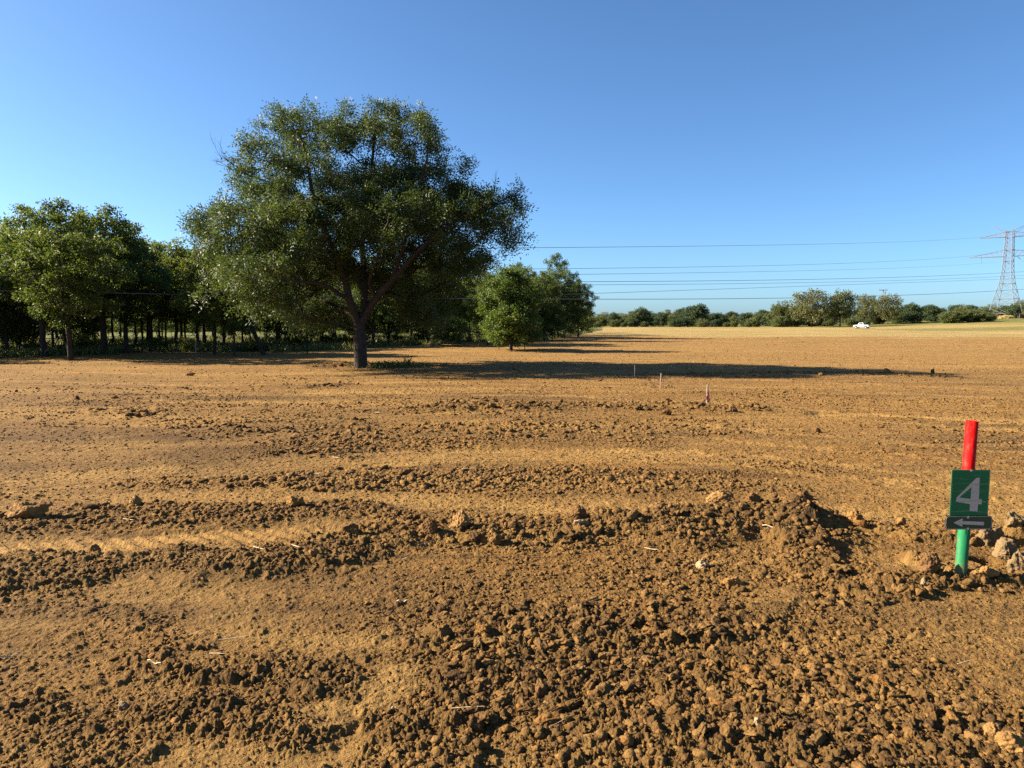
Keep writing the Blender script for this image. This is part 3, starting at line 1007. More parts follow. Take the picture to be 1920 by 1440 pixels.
hero_limbs = [
    ([hp(677, 697), hp(676, 670), hp(675, 640), hp(674, 612)], .225, .20),
    ([hp(674, 612), hp(668, 596, -.1), hp(655, 560, -.3), hp(642, 510, -.4), hp(632, 478, -.5), hp(610, 440, -.9), hp(590, 380, -1.2), hp(575, 300, -1.2), hp(560, 240, -1.0)], .135, .03),
    ([hp(674, 612), hp(682, 592, .1), hp(684, 550, .3), hp(682, 500, .5), hp(680, 440, .7), hp(690, 360, .8), hp(700, 280, .6), hp(705, 215, .5)], .13, .03),
    ([hp(676, 606), hp(690, 585, -.2), hp(705, 560, -.5), hp(735, 525, -.9), hp(775, 480, -1.3), hp(830, 430, -1.5), hp(890, 395, -1.4), hp(945, 380, -1.2)], .125, .025),
    ([hp(672, 545, .2), hp(664, 500, .4), hp(648, 465, .9), hp(625, 420, 1.5), hp(600, 350, 2.0), hp(580, 290, 2.2)], .07, .02),
    ([hp(648, 565, -.3), hp(620, 540, -.9), hp(590, 530, -1.5), hp(545, 525, -2.2), hp(490, 500, -2.8), hp(440, 470, -3.0)], .075, .02),
    ([hp(632, 478, -.5), hp(610, 472, -1.0), hp(560, 455, -1.8), hp(500, 430, -2.2), hp(430, 420, -2.2)], .06, .02),
    ([hp(690, 580, .3), hp(715, 555, 1.2), hp(760, 520, 2.2), hp(820, 470, 3.0), hp(870, 420, 3.2)], .08, .02),
    ([hp(735, 525, -.9), hp(760, 450, -1.2), hp(775, 380, -1.0), hp(800, 300, -.6), hp(805, 240, -.5)], .07, .02),
    ([hp(668, 596), hp(640, 580, 1.0), hp(600, 560, 2.2), hp(540, 530, 3.2), hp(480, 500, 3.6)], .07, .02),
    ([hp(690, 540, -.4), hp(700, 500, -1.4), hp(720, 450, -2.4), hp(730, 400, -3.0)], .06, .02),
    ([hp(672, 625), hp(655, 612, -.4), hp(620, 603, -.9), hp(580, 600, -1.4)], .035, .012),
    ([hp(680, 628), hp(715, 622, .4), hp(760, 612, .9), hp(800, 600, 1.4)], .035, .012),
    ([hp(590, 380, -1.2), hp(520, 345, -1.3), hp(470, 330, -1.1), hp(436, 308, -1.0), hp(415, 292, -.9)], .03, .006),
]


def lobe(px, py, rx, ry, dy, rd, wt=None):
    c = hp(px, py, dy); k = TY / F
    a = (rx * k * .90, rd * .95, ry * k * .90)
    return (c, a, wt if wt else (a[0] * a[1] * a[2]) ** (2 / 3))


hero_lobes = [
    lobe(545, 262, 88, 62, -.4, 1.6), lobe(640, 250, 70, 50, .5, 1.6), lobe(710, 236, 62, 52, .2, 1.6), lobe(790, 262, 48, 50, -.2, 1.4),
    lobe(470, 300, 46, 48, -.6, 1.2), lobe(850, 320, 34, 46, 0, 1.0), lobe(620, 330, 130, 70, .3, 3.0), lobe(760, 330, 90, 60, .2, 2.6),
    lobe(430, 420, 66, 70, -.8, 2.4), lobe(398, 455, 34, 55, -.6, 1.6), lobe(520, 420, 110, 90, 0, 4.2), lobe(650, 420, 120, 95, .9, 3.9),
    lobe(780, 420, 110, 85, .2, 4.2), lobe(870, 400, 70, 62, 0, 2.6), lobe(935, 400, 48, 50, -.6, 1.5), lobe(958, 440, 26, 34, -.5, .9),
    lobe(480, 500, 110, 62, -.6, 4.0), lobe(600, 510, 115, 58, 1.9, 3.2), lobe(760, 515, 115, 58, 1.9, 3.2), lobe(850, 480, 70, 50, .4, 2.8),
    lobe(510, 560, 75, 36, -.2, 3.0), lobe(600, 585, 60, 26, 2.2, 1.8), lobe(800, 575, 80, 34, 1.8, 2.4), lobe(560, 595, 34, 18, -1.6, 1.0),
    lobe(436, 535, 40, 36, -2.2, 1.2),
]
hero = make_tree("big_tree", 5, hero_limbs, hero_lobes, 2350, .57, 17, .205, .105, .038, M_PECAN, M_BARK, spray=7, droop=.30, step=.28, bough=(5.8, .20), tip=.0072, eye=(TX, TY, EYE - TZ))
hero.location = (TX, TY, TZ)
tag(hero, "tallest broad green tree with forked brown trunk standing alone in front of the wood", "tree")
# bare twigs sticking out of the upper left of its crown
m = MB()
rt = random.Random(4)


def twig(p, d, L, r, lev):
    pts = [p]; q = Vector(p); dd = Vector(d)
    for i in range(5):
        dd = (dd + Vector((rt.uniform(-.18, .18), rt.uniform(-.18, .18), rt.uniform(-.1, .16)))).normalized()
        q = q + dd * L / 5; pts.append(tuple(q))
        if lev and i in (1, 2, 3):
            e = (dd + Vector((rt.uniform(-.6, .6), rt.uniform(-.4, .4), rt.uniform(-.3, .6)))).normalized()
            twig(tuple(q), e, L * .55, r * .6, lev - 1)
    m.tube(pts, [r * (1 - i / 6.5) for i in range(6)], 4)


twig(hp(470, 330, -1.1), (-.75, 0, .35), 1.1, .014, 2)
twig(hp(470, 330, -1.1), (-.9, 0, .55), 1.25, .012, 2)
twig(hp(880, 330, 0), (.6, 0, .5), .6, .008, 1)
twig(hp(925, 365, -.6), (.3, 0, .8), .55, .008, 2)
link("bare_twigs", m.mesh("bare_twigs"), M_BARKD, hero)


# --- trees of the wood: a few kinds, copied
def wood_kind(name, seed, H, trunkh, width, leafmat, bark=M_BARKD, lean=0.0, low=0.0, ncl=330, per=52, ll=.15, lw=.085, tr=.11, crad=.30, shape=1.0, sp=.62):
    r = np.random.default_rng(seed)
    th = trunkh
    top = np.array([lean * H * .6 + r.uniform(-.3, .3), r.uniform(-.3, .3), H * .86])
    mid = np.array([lean * th, 0, th])
    limbs = [([(0, 0, -.15), (lean * th * .5 + r.uniform(-.06, .06), 0, th * .5), tuple(mid)], tr, tr * .8),
             ([tuple(mid), tuple(mid * .5 + top * .5 + r.normal(size=3) * .18), tuple(top)], tr * .75, .02)]
    for k in range(4):
        a = r.uniform(0, 6.28); hh = th * r.uniform(.85, 1.3)
        p0 = mid + (top - mid) * ((hh - th) / (H * .86 - th)) if hh > th else mid * (hh / th)
        rad = width * .5 * r.uniform(.55, .85)
        limbs.append(([tuple(p0), tuple(p0 + np.array([math.cos(a) * rad * .45, math.sin(a) * rad * .45, (H - hh) * .22])),
                       tuple(p0 + np.array([math.cos(a) * rad, math.sin(a) * rad, (H - hh) * .5]))], tr * .5, .018))
    lobes = []
    cb = max(low, th * .85)
    n = 9
    for k in range(n):
        a = k * 2.4 + r.uniform(-.5, .5); t = (k + .5) / n
        zc = cb + (H - cb) * (.18 + .66 * t)
        prof = math.sin(math.pi * min(.96, (.20 + .72 * t))) ** .6
        off = width * .5 * .48 * prof
        s = width * .5 * .62 * prof * r.uniform(.8, 1.15)
        lobes.append(((lean * zc + math.cos(a) * off, math.sin(a) * off, zc), (s, s, min(s * .8, (H - zc) * 1.0)), s * s))
    lobes.append(((lean * H * .6, 0, cb + (H - cb) * .45), (width * .36, width * .36, (H - cb) * .42), (width * .36) ** 2))
    lobes.append(((top[0], top[1], H * .88), (width * .17, width * .17, H * .10), (width * .2) ** 2))
    return make_tree(name, seed + 1, limbs, lobes, ncl, sp, per, crad, ll, lw, leafmat, bark, droop=.3, thin=.006, step=.5, tip=.009, bough=(4, .26))


K = {}
K['oak1'] = wood_kind("oak_tree", 11, 8, 2.6, 6.2, M_OAK, tr=.16, ncl=420)
K['oak2'] = wood_kind("oak_tree", 12, 8, 2.2, 5.4, M_OAK, tr=.13, lean=.04, ncl=400)
K['elm1'] = wood_kind("elm_tree", 13, 7, 2.1, 4.6, M_ELM, tr=.10, ncl=340)
K['elm2'] = wood_kind("elm_tree", 14, 7, 1.9, 4.0, M_ELM, tr=.09, lean=-.05, ncl=300, low=1.5)
K['slim1'] = wood_kind("slim_tree", 15, 6.5, 2.3, 3.2, M_OAK, tr=.075, ncl=210)
K['slim2'] = wood_kind("slim_tree", 16, 6.5, 2.0, 3.0, M_ELM, tr=.065, lean=.06, ncl=190)
K['bush'] = wood_kind("bright_tree", 17, 4.4, .30, 3.2, M_BRIGHT, tr=.11, ncl=460, low=.12, ll=.13, lw=.08, sp=.42, crad=.26)
K['lean'] = wood_kind("leaning_tree", 18, 7, 2.6, 4.4, M_OAK, tr=.16, lean=-.42, ncl=300)
K['low'] = wood_kind("shrub", 19, 1.5, .25, 1.7, M_ELM, tr=.03, ncl=120, per=28, low=.1, ll=.10, lw=.06, sp=.24, crad=.17)
K['sap'] = wood_kind("sapling", 20, 3.2, .5, 2.4, M_OAK, tr=.035, ncl=170, per=34, low=.3, ll=.12, lw=.07, sp=.38, crad=.25)
used = set()


def plant(kind, px, py, top_y, label, cat="tree", group=None, wide=1.0, rz=None, world=None):
    if world is None:
        x, y = (float(c) for c in ground_at(px, py))
        h = (py - top_y) * y / F
    else:
        x, y = world; h = top_y
    src = K[kind]; H0 = {'oak1': 8, 'oak2': 8, 'elm1': 7, 'elm2': 7, 'slim1': 6.5, 'slim2': 6.5, 'bush': 4.4, 'lean': 7, 'low': 1.5, 'sap': 3.2}[kind]
    s = h / (H0 * 1.03)
    z = Hz(x, y) - .05
    rz = rng.uniform(0, 6.28) if rz is None else rz
    if kind not in used:
        used.add(kind); o = src
        o.location = (x, y, z); o.rotation_euler = (0, 0, rz); o.scale = (s * wide, s * wide, s)
        tag(o, label, cat, group)
        return o
    return copy_tree(src, (x, y, z), rz, (s * wide, s * wide, s), label, cat, group)


G_W = "trees in the shaded wood"
L_W = "slim dark-trunked tree among many alike inside the shaded wood"
plant('elm1', 14, 664, 402, "yellow-green tree cut by the left edge of the photo", wide=1.0)
plant('oak1', 82, 668, 378, "tall green tree, first of the high group at the left", wide=1.0)
plant('oak2', 133, 676, 372, "highest tree of the left group with sunlit left side", wide=1.05)
plant('oak1', 196, 664, 378, "dark high tree right of the highest one in the left group", wide=1.05)
plant('oak2', 237, 662, 412, "dark thick-trunked tree on the right shoulder of the left group", wide=1.15)
plant('oak1', 284, 655, 452, "dark lower tree in the dip between left group and big tree", wide=1.0)
plant('elm2', 330, 656, 440, "light yellow-green tree in the dip left of the big tree", wide=1.3)
plant('elm1', 403, 666, 462, "yellowish tree directly left of the big tree's low branches", wide=1.1)
plant('elm2', 440, 668, 500, "thin tree with double stem under the left edge of the big tree", wide=1.0)
plant('lean', 497, 666, 470, "leaning grey-trunked tree tilting left beside the big tree", rz=0.2)
plant('slim1', 577, 664, 560, "slender tree behind the big tree's left lower branches", wide=1.2)
plant('oak2', 730, 648, 470, "dark tree right behind the big tree's trunk", wide=1.1)
plant('oak1', 800, 645, 470, "dark tree under the right half of the big tree", wide=1.0)
plant('elm1', 862, 646, 488, "green tree with pale thin trunk under the right branches", wide=.9)
plant('elm2', 905, 640, 492, "light green tree between the big tree and the bright bushy tree", wide=1.1)
plant('bush', 958, 659, 497, "bright yellow-green bushy tree with foliage nearly to the ground", wide=1.0)
plant('oak2', 1046, 634, 474, "dark tree with the high rounded top at the right end of the wood", wide=.82)
plant('oak1', 1084, 633, 520, "darkest low tree ending the wood at the right", wide=.82)
plant('oak1', 1010, 636, 520, "dark green tree filling the gap behind the bright bushy tree", wide=.8)
plant('elm2', 990, 646, 560, "small leafy tree just right of the bright bushy tree's trunk", wide=1.1)
plant('low', 1090, 622, 575, "brownish shrub at the foot of the wood's right end", "shrub", wide=1.1)
rw = random.Random(31)
plant('oak2', 915, 648, 512, "dark tree close behind the left side of the bright bushy tree", wide=.95)
plant('oak1', 1020, 640, 505, "dark tree close behind the right side of the bright bushy tree", wide=.8)
plant('sap', 935, 657, 600, "dark low bush left of the bright bushy tree", "bush", wide=1.5)
plant('sap', 983, 656, 600, "dark low bush right of the bright bushy tree", "bush", wide=1.6)
plant('sap', 1035, 640, 575, "low bush at the foot of the high rounded dark tree", "bush", wide=1.6)
plant('sap', 1070, 634, 570, "low bush under the darkest tree at the wood's right end", "bush", wide=1.5)
plant('sap', 850, 650, 590, "dark low bush under the right branches of the big tree", "bush", wide=1.5)
# inner rows
for px, py, ty, k in ((38, 650, 440, 'slim1'), (62, 642, 450, 'slim2'), (100, 655, 430, 'slim1'), (122, 646, 430, 'elm1'), (160, 656, 420, 'slim1'),
                      (178, 650, 430, 'slim2'), (212, 648, 430, 'slim1'), (255, 650, 440, 'slim2'), (268, 646, 460, 'elm2'), (300, 652, 470, 'slim1'),
                      (312, 645, 470, 'slim2'), (348, 650, 470, 'slim1'), (372, 656, 460, 'elm1'), (385, 648, 480, 'slim2'), (420, 650, 480, 'oak2'),
                      (455, 648, 500, 'slim1'), (470, 656, 500, 'slim2'), (520, 652, 500, 'oak1'), (535, 656, 520, 'slim1'), (552, 648, 520, 'slim2'),
                      (605, 650, 520, 'oak2'), (630, 652, 530, 'slim1'), (655, 648, 520, 'slim2'), (700, 650, 520, 'oak1'), (745, 642, 520, 'slim1'),
                      (770, 646, 500, 'slim2'), (790, 640, 500, 'oak2'), (825, 642, 500, 'slim1'), (840, 638, 500, 'oak1'), (880, 640, 510, 'slim2'),
                      (925, 635, 520, 'oak2'), (945, 638, 530, 'slim1'), (975, 632, 520, 'oak1'), (1000, 630, 530, 'slim2'), (1030, 628, 530, 'oak2'),
                      (1060, 627, 540, 'slim1'), (1075, 625, 545, 'oak1'), (5, 652, 430, 'oak2'), (-40, 660, 400, 'oak1')):
    plant(k, px, py, ty, L_W, group=G_W, wide=rw.uniform(.9, 1.15))
for i in range(34):
    px = -60 + i * 33 + rw.uniform(-14, 14)
    ye = float(np.interp(px, EDGE_PX, EDGE_Y))
    y0 = EYE * F / (ye - 600)
    yy = y0 + rw.uniform(9, 26)
    plant(rw.choice(['oak1', 'oak2', 'elm1', 'slim1', 'elm2']), 0, 0, rw.uniform(5.2, 7.2), L_W, group=G_W, wide=rw.uniform(.8, 1.05),
          world=((px - 960) / F * yy, yy))
for i in range(17):
    px = rw.choice([rw.uniform(-40, 180), rw.uniform(480, 1040), rw.uniform(640, 1040)])
    ye = float(np.interp(px, EDGE_PX, EDGE_Y)); yy = EYE * F / (ye - 600) + rw.uniform(2, 14)
    plant('sap', 0, 0, rw.uniform(1.8, 3.4), "leafy sapling filling the gaps between the trunks of the wood", "sapling", "saplings in the wood", wide=rw.uniform(.9, 1.4), world=((px - 960) / F * yy, yy))
for i in range(26):
    px = -60 + i * 44 + rw.uniform(-16, 16)
    ye = float(np.interp(px, EDGE_PX, EDGE_Y)); yy = EYE * F / (ye - 600) + rw.uniform(24, 48)
    plant('sap', 0, 0, rw.uniform(1.6, 3.6), "sunlit bush standing in the clearing behind the wood", "bush", "bushes in the clearing", wide=rw.uniform(1.0, 1.8), world=((px - 960) / F * yy, yy))
# trees off the left edge whose shadows cross the soil
for x, y, h, k in ((-27, 33, 7.5, 'oak1'), (-31, 29.5, 7.5, 'oak2'), (-36, 33, 8, 'oak1'), (-29, 37, 7, 'oak2'), (-41, 30, 8, 'oak2'), (-26.5, 19.6, 6.2, 'elm1'),
                   (-34, 38, 8, 'oak1'), (-37, 26.5, 6.5, 'elm1')):
    plant(k, 0, 0, h, "tree beyond the left edge of the photo", group="trees beyond the left edge", world=(x, y))
# undergrowth shrubs at the edge of the wood
G_S = "undergrowth shrubs along the wood"
for px in (8, 60, 112, 150, 186, 300, 350, 470, 515, 560, 615, 640, 690, 745, 790, 832, 880, 915, 985, 1020, 1062):
    ye = float(np.interp(px, EDGE_PX, EDGE_Y)) - rw.uniform(2, 9)
    plant('low', px + rw.uniform(-8, 8), ye, ye - rw.uniform(16, 34), "low leafy shrub in the undergrowth between the trunks of the wood", "shrub", G_S, wide=rw.uniform(.9, 1.5))

# weeds and grass: forest floor (uncountable)
ng = 26000
px = rng.uniform(-80, 1120, ng); dep = rng.random(ng) ** 1.4 * 26 - .6
ye = np.interp(px, EDGE_PX, EDGE_Y); yy = EYE * F / (ye - 600) + dep
xx = (px - 960) / F * yy
ok = fbm(xx / 2.2, yy / 2.2, 3, 500) + .18 * sstep(0, 3, dep) > .06
xx, yy = xx[ok], yy[ok]
n = len(xx); zz = Hs(xx, yy)


def blades(xx, yy, zz, h0, h1, wd, r, lean=.5):
    n = len(xx); a = r.uniform(0, 6.28, n); h = r.uniform(h0, h1, n)
    lx = r.normal(size=n) * lean * h; ly = r.normal(size=n) * lean * h
    dx = np.cos(a) * wd; dy = np.sin(a) * wd
    v = np.stack([np.stack([xx - dx, yy - dy, zz - .02], -1), np.stack([xx + dx, yy + dy, zz - .02], -1),
                  np.stack([xx + lx * .5 + dx * .8, yy + ly * .5 + dy * .8, zz + h * .6], -1), np.stack([xx + lx, yy + ly, zz + h], -1)], 1)
    return v.reshape(-1, 3), np.arange(n * 4).reshape(-1, 4)


v, f = blades(xx, yy, zz, .08, .42, .035, rng)
o = link("undergrowth", np_mesh("undergrowth", v, f), M_GRASS)
tag(o, "green weeds and grass covering the floor of the wood", "grass", None, "stuff")
# weed patch at the foot of the big tree
wx, wy = ground_at(735, 688)
n = 700
a = rng.normal(size=(n, 2)) * np.array([.55, .35])
v, f = blades(wx + a[:, 0], wy + a[:, 1], Hs(wx + a[:, 0], wy + a[:, 1]), .04, .22, .012, rng, .7)
o = link("weed_patch", np_mesh("weed_patch", v, f), M_GRASS)
tag(o, "patch of low green weeds beside the trunk of the big tree", "weeds", None, "stuff")
wx, wy = (float(c) for c in ground_at(765, 688))
m = MB()
for k in range(14):
    a = rt.uniform(0, 6.28); L = rt.uniform(.2, .4)
    e = (math.cos(a) * L * .5, math.sin(a) * L * .5, L)
    m.tube([(0, 0, -.02), (e[0] * .4, e[1] * .4, e[2] * .6), e], [.006, .004, .003], 4)
    for q in range(8):
        c = Vector(e) * rt.uniform(.6, 1.05)
        b = Vector((rt.gauss(0, 1), rt.gauss(0, 1), rt.gauss(0, .5))).normalized() * .05
        s2 = Vector((rt.gauss(0, 1), rt.gauss(0, 1), rt.gauss(0, 1))).normalized() * .018
        m.add([c, c + b * .5 + s2, c + b, c + b * .5 - s2], [(0, 1, 2, 3)], 0)
o = link("weed", m.mesh("weed"), M_GRASS, loc=(wx, wy, Hz(wx, wy))); tag(o, "tall pale-tipped weed standing right of the big tree's trunk", "weed")
# wilted weed in the field
wx, wy = (float(c) for c in ground_at(697, 900))
m = MB()
for k in range(10):
    a = rt.uniform(0, 6.28); L = rt.uniform(.05, .1)
    e = Vector((math.cos(a) * L * .6, math.sin(a) * L * .6, L * .8))
    s2 = Vector((-math.sin(a), math.cos(a), 0)) * .010
    m.add([Vector((0, 0, 0)), e * .5 + s2, e, e * .5 - s2], [(0, 1, 2, 3)], 0)
o = link("wilted_weed", m.mesh("wilted_weed"), M_DRY, loc=(wx, wy, Hz(wx, wy) + .01)); tag(o, "small pale wilted weed on the rough soil left of centre", "weed")


# --- far treeline: kinds and copies
def far_kind(name, seed, leafmat, H=8, width=8.5, th=.8, ncl=190, per=46, bark=M_BARKD, ll=.42, lw=.28, low=.3, crad=.75):
    r = np.random.default_rng(seed)
    limbs = [([(0, 0, -.3), (0, 0, th + .4)], .2, .17), ([(0, 0, th + .4), (.2, .1, H * .8)], .15, .03)]
    for k in range(5):
        a = k * 1.26 + r.uniform(-.3, .3)
        limbs.append(([(0, 0, th + .5 + .2 * k), (math.cos(a) * width * .2, math.sin(a) * width * .2, H * .42), (math.cos(a) * width * .38, math.sin(a) * width * .38, H * .62)], .09, .025))
    lobes = []
    for k in range(11):
        a = k * 2.4; t = (k + .5) / 11
        zc = low + (H - low) * (.12 + .72 * t); pr = math.sin(math.pi * (.22 + .70 * t)) ** .5
        s = width * .27 * r.uniform(.8, 1.2)
        lobes.append(((math.cos(a) * width * .27 * pr, math.sin(a) * width * .27 * pr, zc), (s, s, min(s * .75, (H - zc) + .2)), s * s))
    return make_tree(name, seed, limbs, lobes, ncl, .62, per, crad, ll, lw, leafmat, bark, thin=.02, step=.9, tip=.012)


FK = {'d1': far_kind("far_tree", 41, M_FARD), 'd2': far_kind("far_tree", 42, M_FARD, width=7), 'l1': far_kind("far_tree", 43, M_FARL, width=9.5),
      'l2': far_kind("far_tree", 44, M_FARL, width=7.5, H=7.5), 'o1': far_kind("spreading_tree", 45, M_FARO, H=10, width=11, th=2.0, low=2.2, ncl=190, per=36, crad=.85, bark=M_BARK),
      'o2': far_kind("spreading_tree", 46, M_FARL, H=10, width=9, th=2.2, low=2.6, ncl=180, per=38, crad=.8, bark=M_BARK)}
FH = {'d1': 8, 'd2': 8, 'l1': 8, 'l2': 7.5, 'o1': 10, 'o2': 10}
fused = set()


def far_plant(kind, px, d, top_y, label, group=None, wide=1.0):
    x = (px - 960) / F * d
    z = Hz(x, d) - .1
    _, zt = ray_at(px, top_y, d)
    s = (zt - z) / (FH[kind] * 1.07)
    if kind not in fused:
        fused.add(kind); o = FK[kind]; o.location = (x, d, z); o.rotation_euler = (0, 0, rw.uniform(0, 6.28)); o.scale = (s * wide, s * wide, s)
        return tag(o, label, "tree", group)
    return copy_tree(FK[kind], (x, d, z), rw.uniform(0, 6.28), (s * wide, s * wide, s), label, "tree", group)


far_plant('o1', 1520, 192, 538, "olive spreading tree, leftmost of the tall ones by the pickup", wide=1.0)
far_plant('o2', 1573, 190, 541, "rounded green tree with bare trunk just left of the pickup", wide=.95)
far_plant('o1', 1622, 205, 548, "thin greyish tree standing behind the pickup", wide=.75)
far_plant('o1', 1662, 200, 548, "brownish olive tree right of the pickup", wide=.85)
far_plant('d1', 1708, 205, 566, "dark green tree between the olive trees and the low light trees", wide=1.0)
far_plant('d2', 1745, 210, 568, "second dark tree left of the low light trees")
far_plant('d1', 1204, 215, 574, "darkest rounded tree, first high one from the wood in the far line", wide=.9)
far_plant('d2', 1305, 215, 566, "highest pointed dark tree left of centre in the far line", wide=1.1)
far_plant('l1', 1460, 205, 562, "light green rounded tree left of the tall olive trees", wide=.85)
far_plant('o1', 1912, 232, 560, "bare purplish brown tree beside the foot of the pylon", wide=.9)
far_plant('d2', 1936, 228, 564, "dark brown tree cut by the right edge behind the pylon")
G_F = "trees of the far tree line"
L_F = "ordinary rounded tree in the continuous far tree line across the field"
prof_x = [1060, 1110, 1160, 1200, 1240, 1300, 1330, 1360, 1400, 1440, 1480, 1520, 1600, 1700, 1760, 1800, 1860, 1920, 1980]
prof_y = [585, 582, 584, 578, 583, 574, 584, 582, 583, 576, 570, 575, 580, 572, 576, 570, 572, 566, 562]
px = 1050.0; i = 0
while px < 1990:
    ty = float(np.interp(px, prof_x, prof_y))
    far_plant(rw.choice(['d1', 'd2', 'l1', 'l2', 'l1']), px, rw.uniform(212, 236), ty + rw.uniform(0, 8), L_F, G_F, wide=rw.uniform(.85, 1.15))
    if rw.random() < .9:
        far_plant(rw.choice(['d1', 'l1', 'l2']), px + rw.uniform(-10, 10), rw.uniform(196, 210), ty + rw.uniform(10, 22), L_F, G_F, wide=rw.uniform(1.1, 1.5))
    px += rw.uniform(20, 28)
px = 1040.0
while px < 2010:
    ty = float(np.interp(px, prof_x, prof_y))
    far_plant(rw.choice(['d1', 'd2', 'l1']), px, rw.uniform(250, 300), ty + rw.uniform(-3, 3), L_F, G_F, wide=rw.uniform(1., 1.3)); px += 30
px = -160.0
while px < 1060:
    far_plant(rw.choice(['d1', 'd2', 'l1', 'l2']), px, rw.uniform(105, 150), rw.uniform(545, 570), "tree of the next wood seen between the trunks of the shaded wood", "trees behind the shaded wood", wide=rw.uniform(1.2, 1.7)); px += rw.uniform(30, 44)
# low light-leaved bushes right of the dark trees
for px, ty in ((1780, 582), (1812, 579), (1838, 583)):
    far_plant('l2', px, 188 + rw.uniform(-3, 3), ty, "low pale bushy tree in front of the far line left of the pylon", "low pale bushy trees left of the pylon", wide=1.9)

# ------------------------------------------------------------------ the sign post in the foreground
M_RED = paint("red_pipe", (.46, .003, .002), .65, spec=.12, var=.06)
M_GRNP = paint("green_pipe", (.010, .145, .052), .65, spec=.12, var=.08, scale=14)
for m_ in (M_RED, M_GRNP):      # dust film, scuffs and soil splashed over the foot of the pipe
    t_ = m_.node_tree; b_ = t_.nodes["Principled BSDF"]
    base_ = b_.inputs['Base Color'].links[0].from_socket
    oc_ = N(t_, "ShaderNodeTexCoord").outputs['Object']
    sx_ = N(t_, "ShaderNodeSeparateXYZ"); t_.links.new(oc_, sx_.inputs[0])
    mp_ = N(t_, "ShaderNodeMapping"); t_.links.new(oc_, mp_.inputs[0]); mp_.inputs['Scale'].default_value = (1, 1, .35)
    f1_ = noise(t_, mp_.outputs[0], 45, 6, .75); f2_ = noise(t_, oc_, 160, 4, .7)
    foot_ = mrange(t_, sx_.outputs['Z'], .26, .0, 0, .55)
    spl_ = mrange(t_, mth(t_, 'ADD', f2_, foot_), .78, .92, 0, .85)
    c_ = mixc(t_, mrange(t_, f1_, .50, .75, 0, .35), base_, (.22, .15, .08))
    t_.links.new(mixc(t_, spl_, c_, (.17, .10, .042)), b_.inputs['Base Color'])
M_PLATE = paint("green_sign_face", (.004, .135, .040), .5, spec=.3, var=.12, scale=9)
M_PLATE2 = paint("dark_green_sign_face", (.004, .050, .024), .35, var=.1, scale=9)
M_GREY = paint("grey_lettering", (.46, .40, .33), .5, var=.06, scale=30)
M_BLACK = paint("black_rim", (.012, .012, .012), .4)
M_BOLT = paint("bolt_steel", (.55, .55, .53), .35, metal=1.0)
M_BORDER_GLINT = paint("border_and_glints", (.20, .34, .22), .5, var=.2, scale=50)  # pale green for the panel border and the painted reflection strips
SX, SY = (float(c) for c in ground_at(1808, 1092))
SY += .04
k = SY * 1.0 / F / math.cos(PITCH) * 1.0
SD = (SY * math.cos(PITCH) + EYE * math.sin(PITCH) * .6)
k = SD / F
Z0 = Hz(SX, SY)
sg = empty("trail_sign", (SX, SY, -.012))
tag(sg, "leaning red-topped green post carrying a green number 4 sign and arrow sign", "sign post")


def sl_(u, v, dy=-.04):
    """crop pixels (4x, origin 1700,760) to the post's own upright x, z"""
    x, z = ray_at(1700 + u / 4, 760 + v / 4, SY + dy)
    return (x - SX, z + .012)


def pipe(z0, z1, r, wall=.004, n=40):
    vs = []; fs = []
    for (rad, z) in ((r, z0), (r, z1), (r - wall, z1), (r - wall, z1 - .12)):
        for i in range(n):
            a = 6.28318 * i / n; vs.append((rad * math.cos(a), rad * math.sin(a), z))
    for j in range(3):
        for i in range(n):
            i2 = (i + 1) % n; fs.append((j * n + i, j * n + i2, (j + 1) * n + i2, (j + 1) * n + i))
    fs.append(tuple(3 * n + i for i in range(n)))
    m = MB(); m.add(vs, fs); return m


PR = 10.3 * k
ztop = sl_(493, 117, 0)[1]; zsw = sl_(480, 600, 0)[1]
o = link("lower_pipe", pipe(-.35, zsw, PR).mesh("lower_pipe", True), M_GRNP, sg)
o = link("upper_pipe", pipe(zsw - .002, ztop, PR + .0006).mesh("upper_pipe", True), M_RED, sg)
for ob in (sg.children):
    ob.rotation_euler = (0, R(1.1), 0)
    for p in ob.data.polygons: p.use_smooth = len(p.vertices) == 4
yb = -PR - .001


def rrect(u0, u1, v0, v1, rad, n=6):
    pts = []
    for cx, cy, a0 in ((u1 - rad, v0 + rad, -90), (u1 - rad, v1 - rad, 0), (u0 + rad, v1 - rad, 90), (u0 + rad, v0 + rad, 180)):
        for i in range(n + 1):
            a = R(a0 + 90 * i / n); pts.append((cx + rad * math.cos(a), cy + rad * math.sin(a)))
    return pts


# plate frame in its own rotated coordinates
pc = [sl_(*q) for q in ((345, 475), (630, 492), (607, 840), (322, 820))]
cx = sum(p[0] for p in pc) / 4; cz = sum(p[1] for p in pc) / 4
pw = 286 / 4 * k; ph = 366 / 4 * k; cz -= 2.0 * k
tilt = .004
panel = empty("dummy", (0, 0, 0)); bpy.data.objects.remove(panel)
m = MB(); m.prism(rrect(-pw / 2, pw / 2, -ph / 2, ph / 2, .008), -.0015, .0015)
plate = link("number_panel", m.mesh("number_panel"), M_PLATE, sg, (cx, yb - .002, cz)); plate.rotation_euler = (0, tilt, 0)


def to_pl(u, v):
    x, z = sl_(u, v); x -= cx; z -= cz
    c, s = math.cos(-tilt), math.sin(-tilt)
    return (x * c + z * s, -x * s + z * c)


